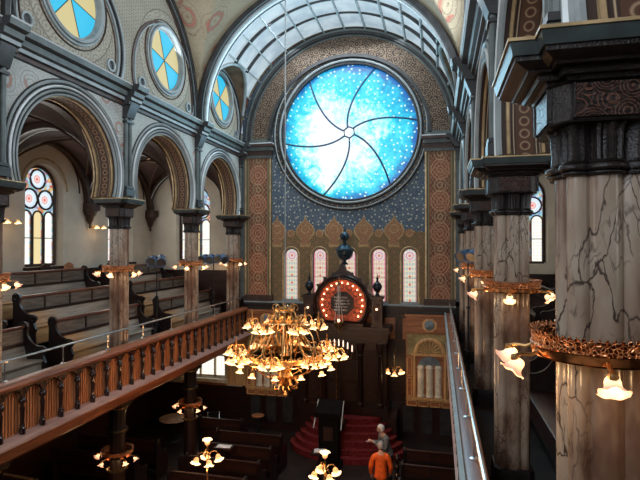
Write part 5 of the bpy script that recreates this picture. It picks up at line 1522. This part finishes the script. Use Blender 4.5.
def person(label, loc, rz, H, lean, arm_r, arm_l, jacket, hair, turn=0):
    """faces -y locally; arm_* = (elbow, wrist) positions; lean bends the upper body forward"""
    t = thing('person', label, 'person', loc, rz); k = H / 1.75
    def L(x, y, z):     # forward lean above the hip
        if z > .95: d = (z - .95); y = y - d * math.sin(lean); z = .95 + d * math.cos(lean)
        return (x * k, y * k, z * k)
    body = []; ed = []
    def add(p, r, par=None):
        body.append((p, tuple(v * k for v in r) if isinstance(r, tuple) else r * k))
        if par is not None: ed.append((par, len(body) - 1))
        return len(body) - 1
    pel = add(L(0, 0, .96), (.135, .10)); w = add(L(0, 0, 1.12), (.125, .085), pel); ch = add(L(0, .0, 1.30), (.155, .10), w); nb = add(L(0, .01, 1.44), (.085, .07), ch)
    nk = add(L(0, .0, 1.50), .052, nb); hd = add(L(0, -.01, 1.57), .050, nk)
    hands = []
    for sx, (el, wr) in ((-1, arm_r), (1, arm_l)):
        sh = add(L(sx * .17, .0, 1.405), .062, ch if False else nb); e = add(L(*el), .043, sh); wri = add(L(*wr), .030, e)
        d = (Vector(wr) - Vector(el)).normalized(); p = Vector(wr) + d * .05
        pl = add(L(*p), (.038, .020), wri)
        side = d.cross(Vector((0, 0, 1))); side = side.normalized() if side.length > .1 else Vector((1, 0, 0))
        for f in range(4):
            o_ = side * (.027 - .018 * f); ln = (.075, .085, .08, .062)[f]
            a1 = add(L(*(p + o_ + d * .045)), .0095, pl); a2 = add(L(*(p + o_ + d * (.045 + ln * .5) + Vector((0, -.008, -.006)))), .0085, a1); add(L(*(p + o_ + d * (.04 + ln) + Vector((0, -.016, -.022)))), .0075, a2)
        th = add(L(*(p + side * .042 - d * .005)), .0105, pl); add(L(*(p + side * .060 + d * .035)), .009, th)
    for sx in (-1, 1):
        hp = add(L(sx * .09, 0, .90), (.09, .09), pel); kn = add((sx * .10 * k, -.015 * k, .50 * k), .058, hp); an = add((sx * .105 * k, .02 * k, .09 * k), .040, kn)
        hl = add((sx * .105 * k, .0, .045 * k), .038, an); add((sx * .115 * k, -.15 * k, .03 * k), (.040, .026), hl)
    # head with face
    hc = Vector(L(0, -.015, 1.645)); h = MB(); n = 16; m_ = 12; vs = []; fs = []
    rot = Matrix.Rotation(turn, 4, 'Z') @ Matrix.Rotation(lean * .6, 4, 'X')
    for j in range(m_ + 1):
        ph = PI * j / m_
        for i in range(n):
            th_ = 2 * PI * i / n; x = .074 * math.sin(ph) * math.cos(th_); y = .095 * math.sin(ph) * math.sin(th_); z = .115 * math.cos(ph)
            if z < -.02: x *= 1 + (z + .02) * 2.5; y *= 1 + (z + .02) * 1.2
            if y < -.06 and -.035 < z < .02 and abs(x) < .015: y -= .022        # nose
            if y < -.05 and .005 < z < .04 and .02 < abs(x) < .045: y += .010    # eye sockets
            if y < -.05 and -.07 < z < -.045 and abs(x) < .03: y -= .005         # lips
            p = rot @ Vector((x, y, z)) * k; vs.append(tuple(p + hc))
    for j in range(m_):
        for i in range(n): fs.append((j * n + i, j * n + (i + 1) % n, (j + 1) * n + (i + 1) % n, (j + 1) * n + i))
    h.add(vs, fs, 0, True)
    for sx in (-1, 1):     # ears
        e = MB().ball((0, 0, 0), .022, 8, 0, 1.5); h.add([tuple(rot @ Vector((sx * .074 + v[0] * .4, v[1], v[2] - .005)) * k + hc) for v in e.v], e.f, 0, True)
    skinmesh('body', body, ed, 'skin', t, 2, h)
    hr = MB(); vs = []
    for j in range(m_ + 1):
        ph = PI * j / m_
        for i in range(n):
            th_ = 2 * PI * i / n; x = .086 * math.sin(ph) * math.cos(th_); y = .106 * math.sin(ph) * math.sin(th_) + .010; z = .124 * math.cos(ph) + .012
            if y < -.03 and z < .055: x *= .80; y *= .55; z = max(z, -.02)
            if z < -.05: z = -.05 - (z + .05) * -.35; x *= .85; y *= .85
            vs.append(tuple(rot @ Vector((x, y, z)) * k + hc))
    hr.add(vs, fs, 0, True); hr.build('hair', hair, t, angle=180)
    eyes = MB()
    for sx in (-1, 1): e = MB().ball((0, 0, 0), .010, 6); eyes.add([tuple(rot @ Vector((sx * .030 + v[0], -.083 + v[1], .020 + v[2])) * k + hc) for v in e.v], e.f, 0, True)
    eyes.build('eyes', 'black', t)
    # jacket: torso, sleeves, skirt of the coat, collar
    J = []; je = []
    def aj(p, r, par=None):
        J.append((p, tuple(v * k for v in r) if isinstance(r, tuple) else r * k))
        if par is not None: je.append((par, len(J) - 1))
        return len(J) - 1
    a = aj(L(0, .0, 1.12), (.16, .125)); b = aj(L(0, 0, 1.30), (.185, .135), a); c = aj(L(0, .01, 1.43), (.125, .10), b); aj(L(0, .01, 1.50), (.070, .075), c)
    d = aj(L(0, 0, .96), (.185, .145), a); aj((0, .0, .80 * k), (.195, .155), d)
    for sx, (el, wr) in ((-1, arm_r), (1, arm_l)):
        s_ = aj(L(sx * .18, .0, 1.40), .085, c); e_ = aj(L(*el), .064, s_); aj(L(*wr), .050, e_)
    skinmesh('jacket', J, je, jacket, t, 2)
    T = []; te = []
    T.append((L(0, 0, .95), (.15 * k, .115 * k)))
    for sx in (-1, 1):
        T.append(((sx * .095 * k, 0, .84 * k), (.105 * k, .105 * k))); te.append((0, len(T) - 1))
        T.append(((sx * .10 * k, -.015 * k, .50 * k), (.080 * k, .080 * k))); te.append((len(T) - 2, len(T) - 1))
        T.append(((sx * .105 * k, .015 * k, .09 * k), (.068 * k, .068 * k))); te.append((len(T) - 2, len(T) - 1))
    skinmesh('trousers', T, te, 'trousers', t, 2)
    for sx in (-1, 1):
        m = MB(); m.loft([(.052 * math.cos(2 * PI * i / 16), -.05 + .145 * math.sin(2 * PI * i / 16)) for i in range(16)], [(1, 0), (1.05, .03), (.85, .07), (.5, .10)], (sx * .11 * k, 0), smooth=True); m.build('shoe', 'black', t)
    return t, L
g, Lg = person('white-haired person in a grey jacket, facing left with one hand raised', (-1.38, 14.25, 0), R(-62), 1.76, R(18),
               ((-.27, -.10, 1.14), (-.20, -.34, 1.22)), ((.25, -.12, 1.13), (.06, -.34, 1.30)), 'jacket_grey', 'hair_white', R(-12))
m = MB(); m.prism([(-.05, 1.28), (.05, 1.28), (.045, 1.46), (-.045, 1.46)], 'y', -.175, -.15); o = m.build('shirt', 'shirt', g)
person('grey-haired person in an orange jacket, seen from behind', (-1.43, 12.8, 0), R(188), 1.76, R(5),
       ((-.26, .0, 1.12), (-.24, -.16, .92)), ((.26, .0, 1.12), (.24, -.14, .90)), 'anorak', 'hair_grey')
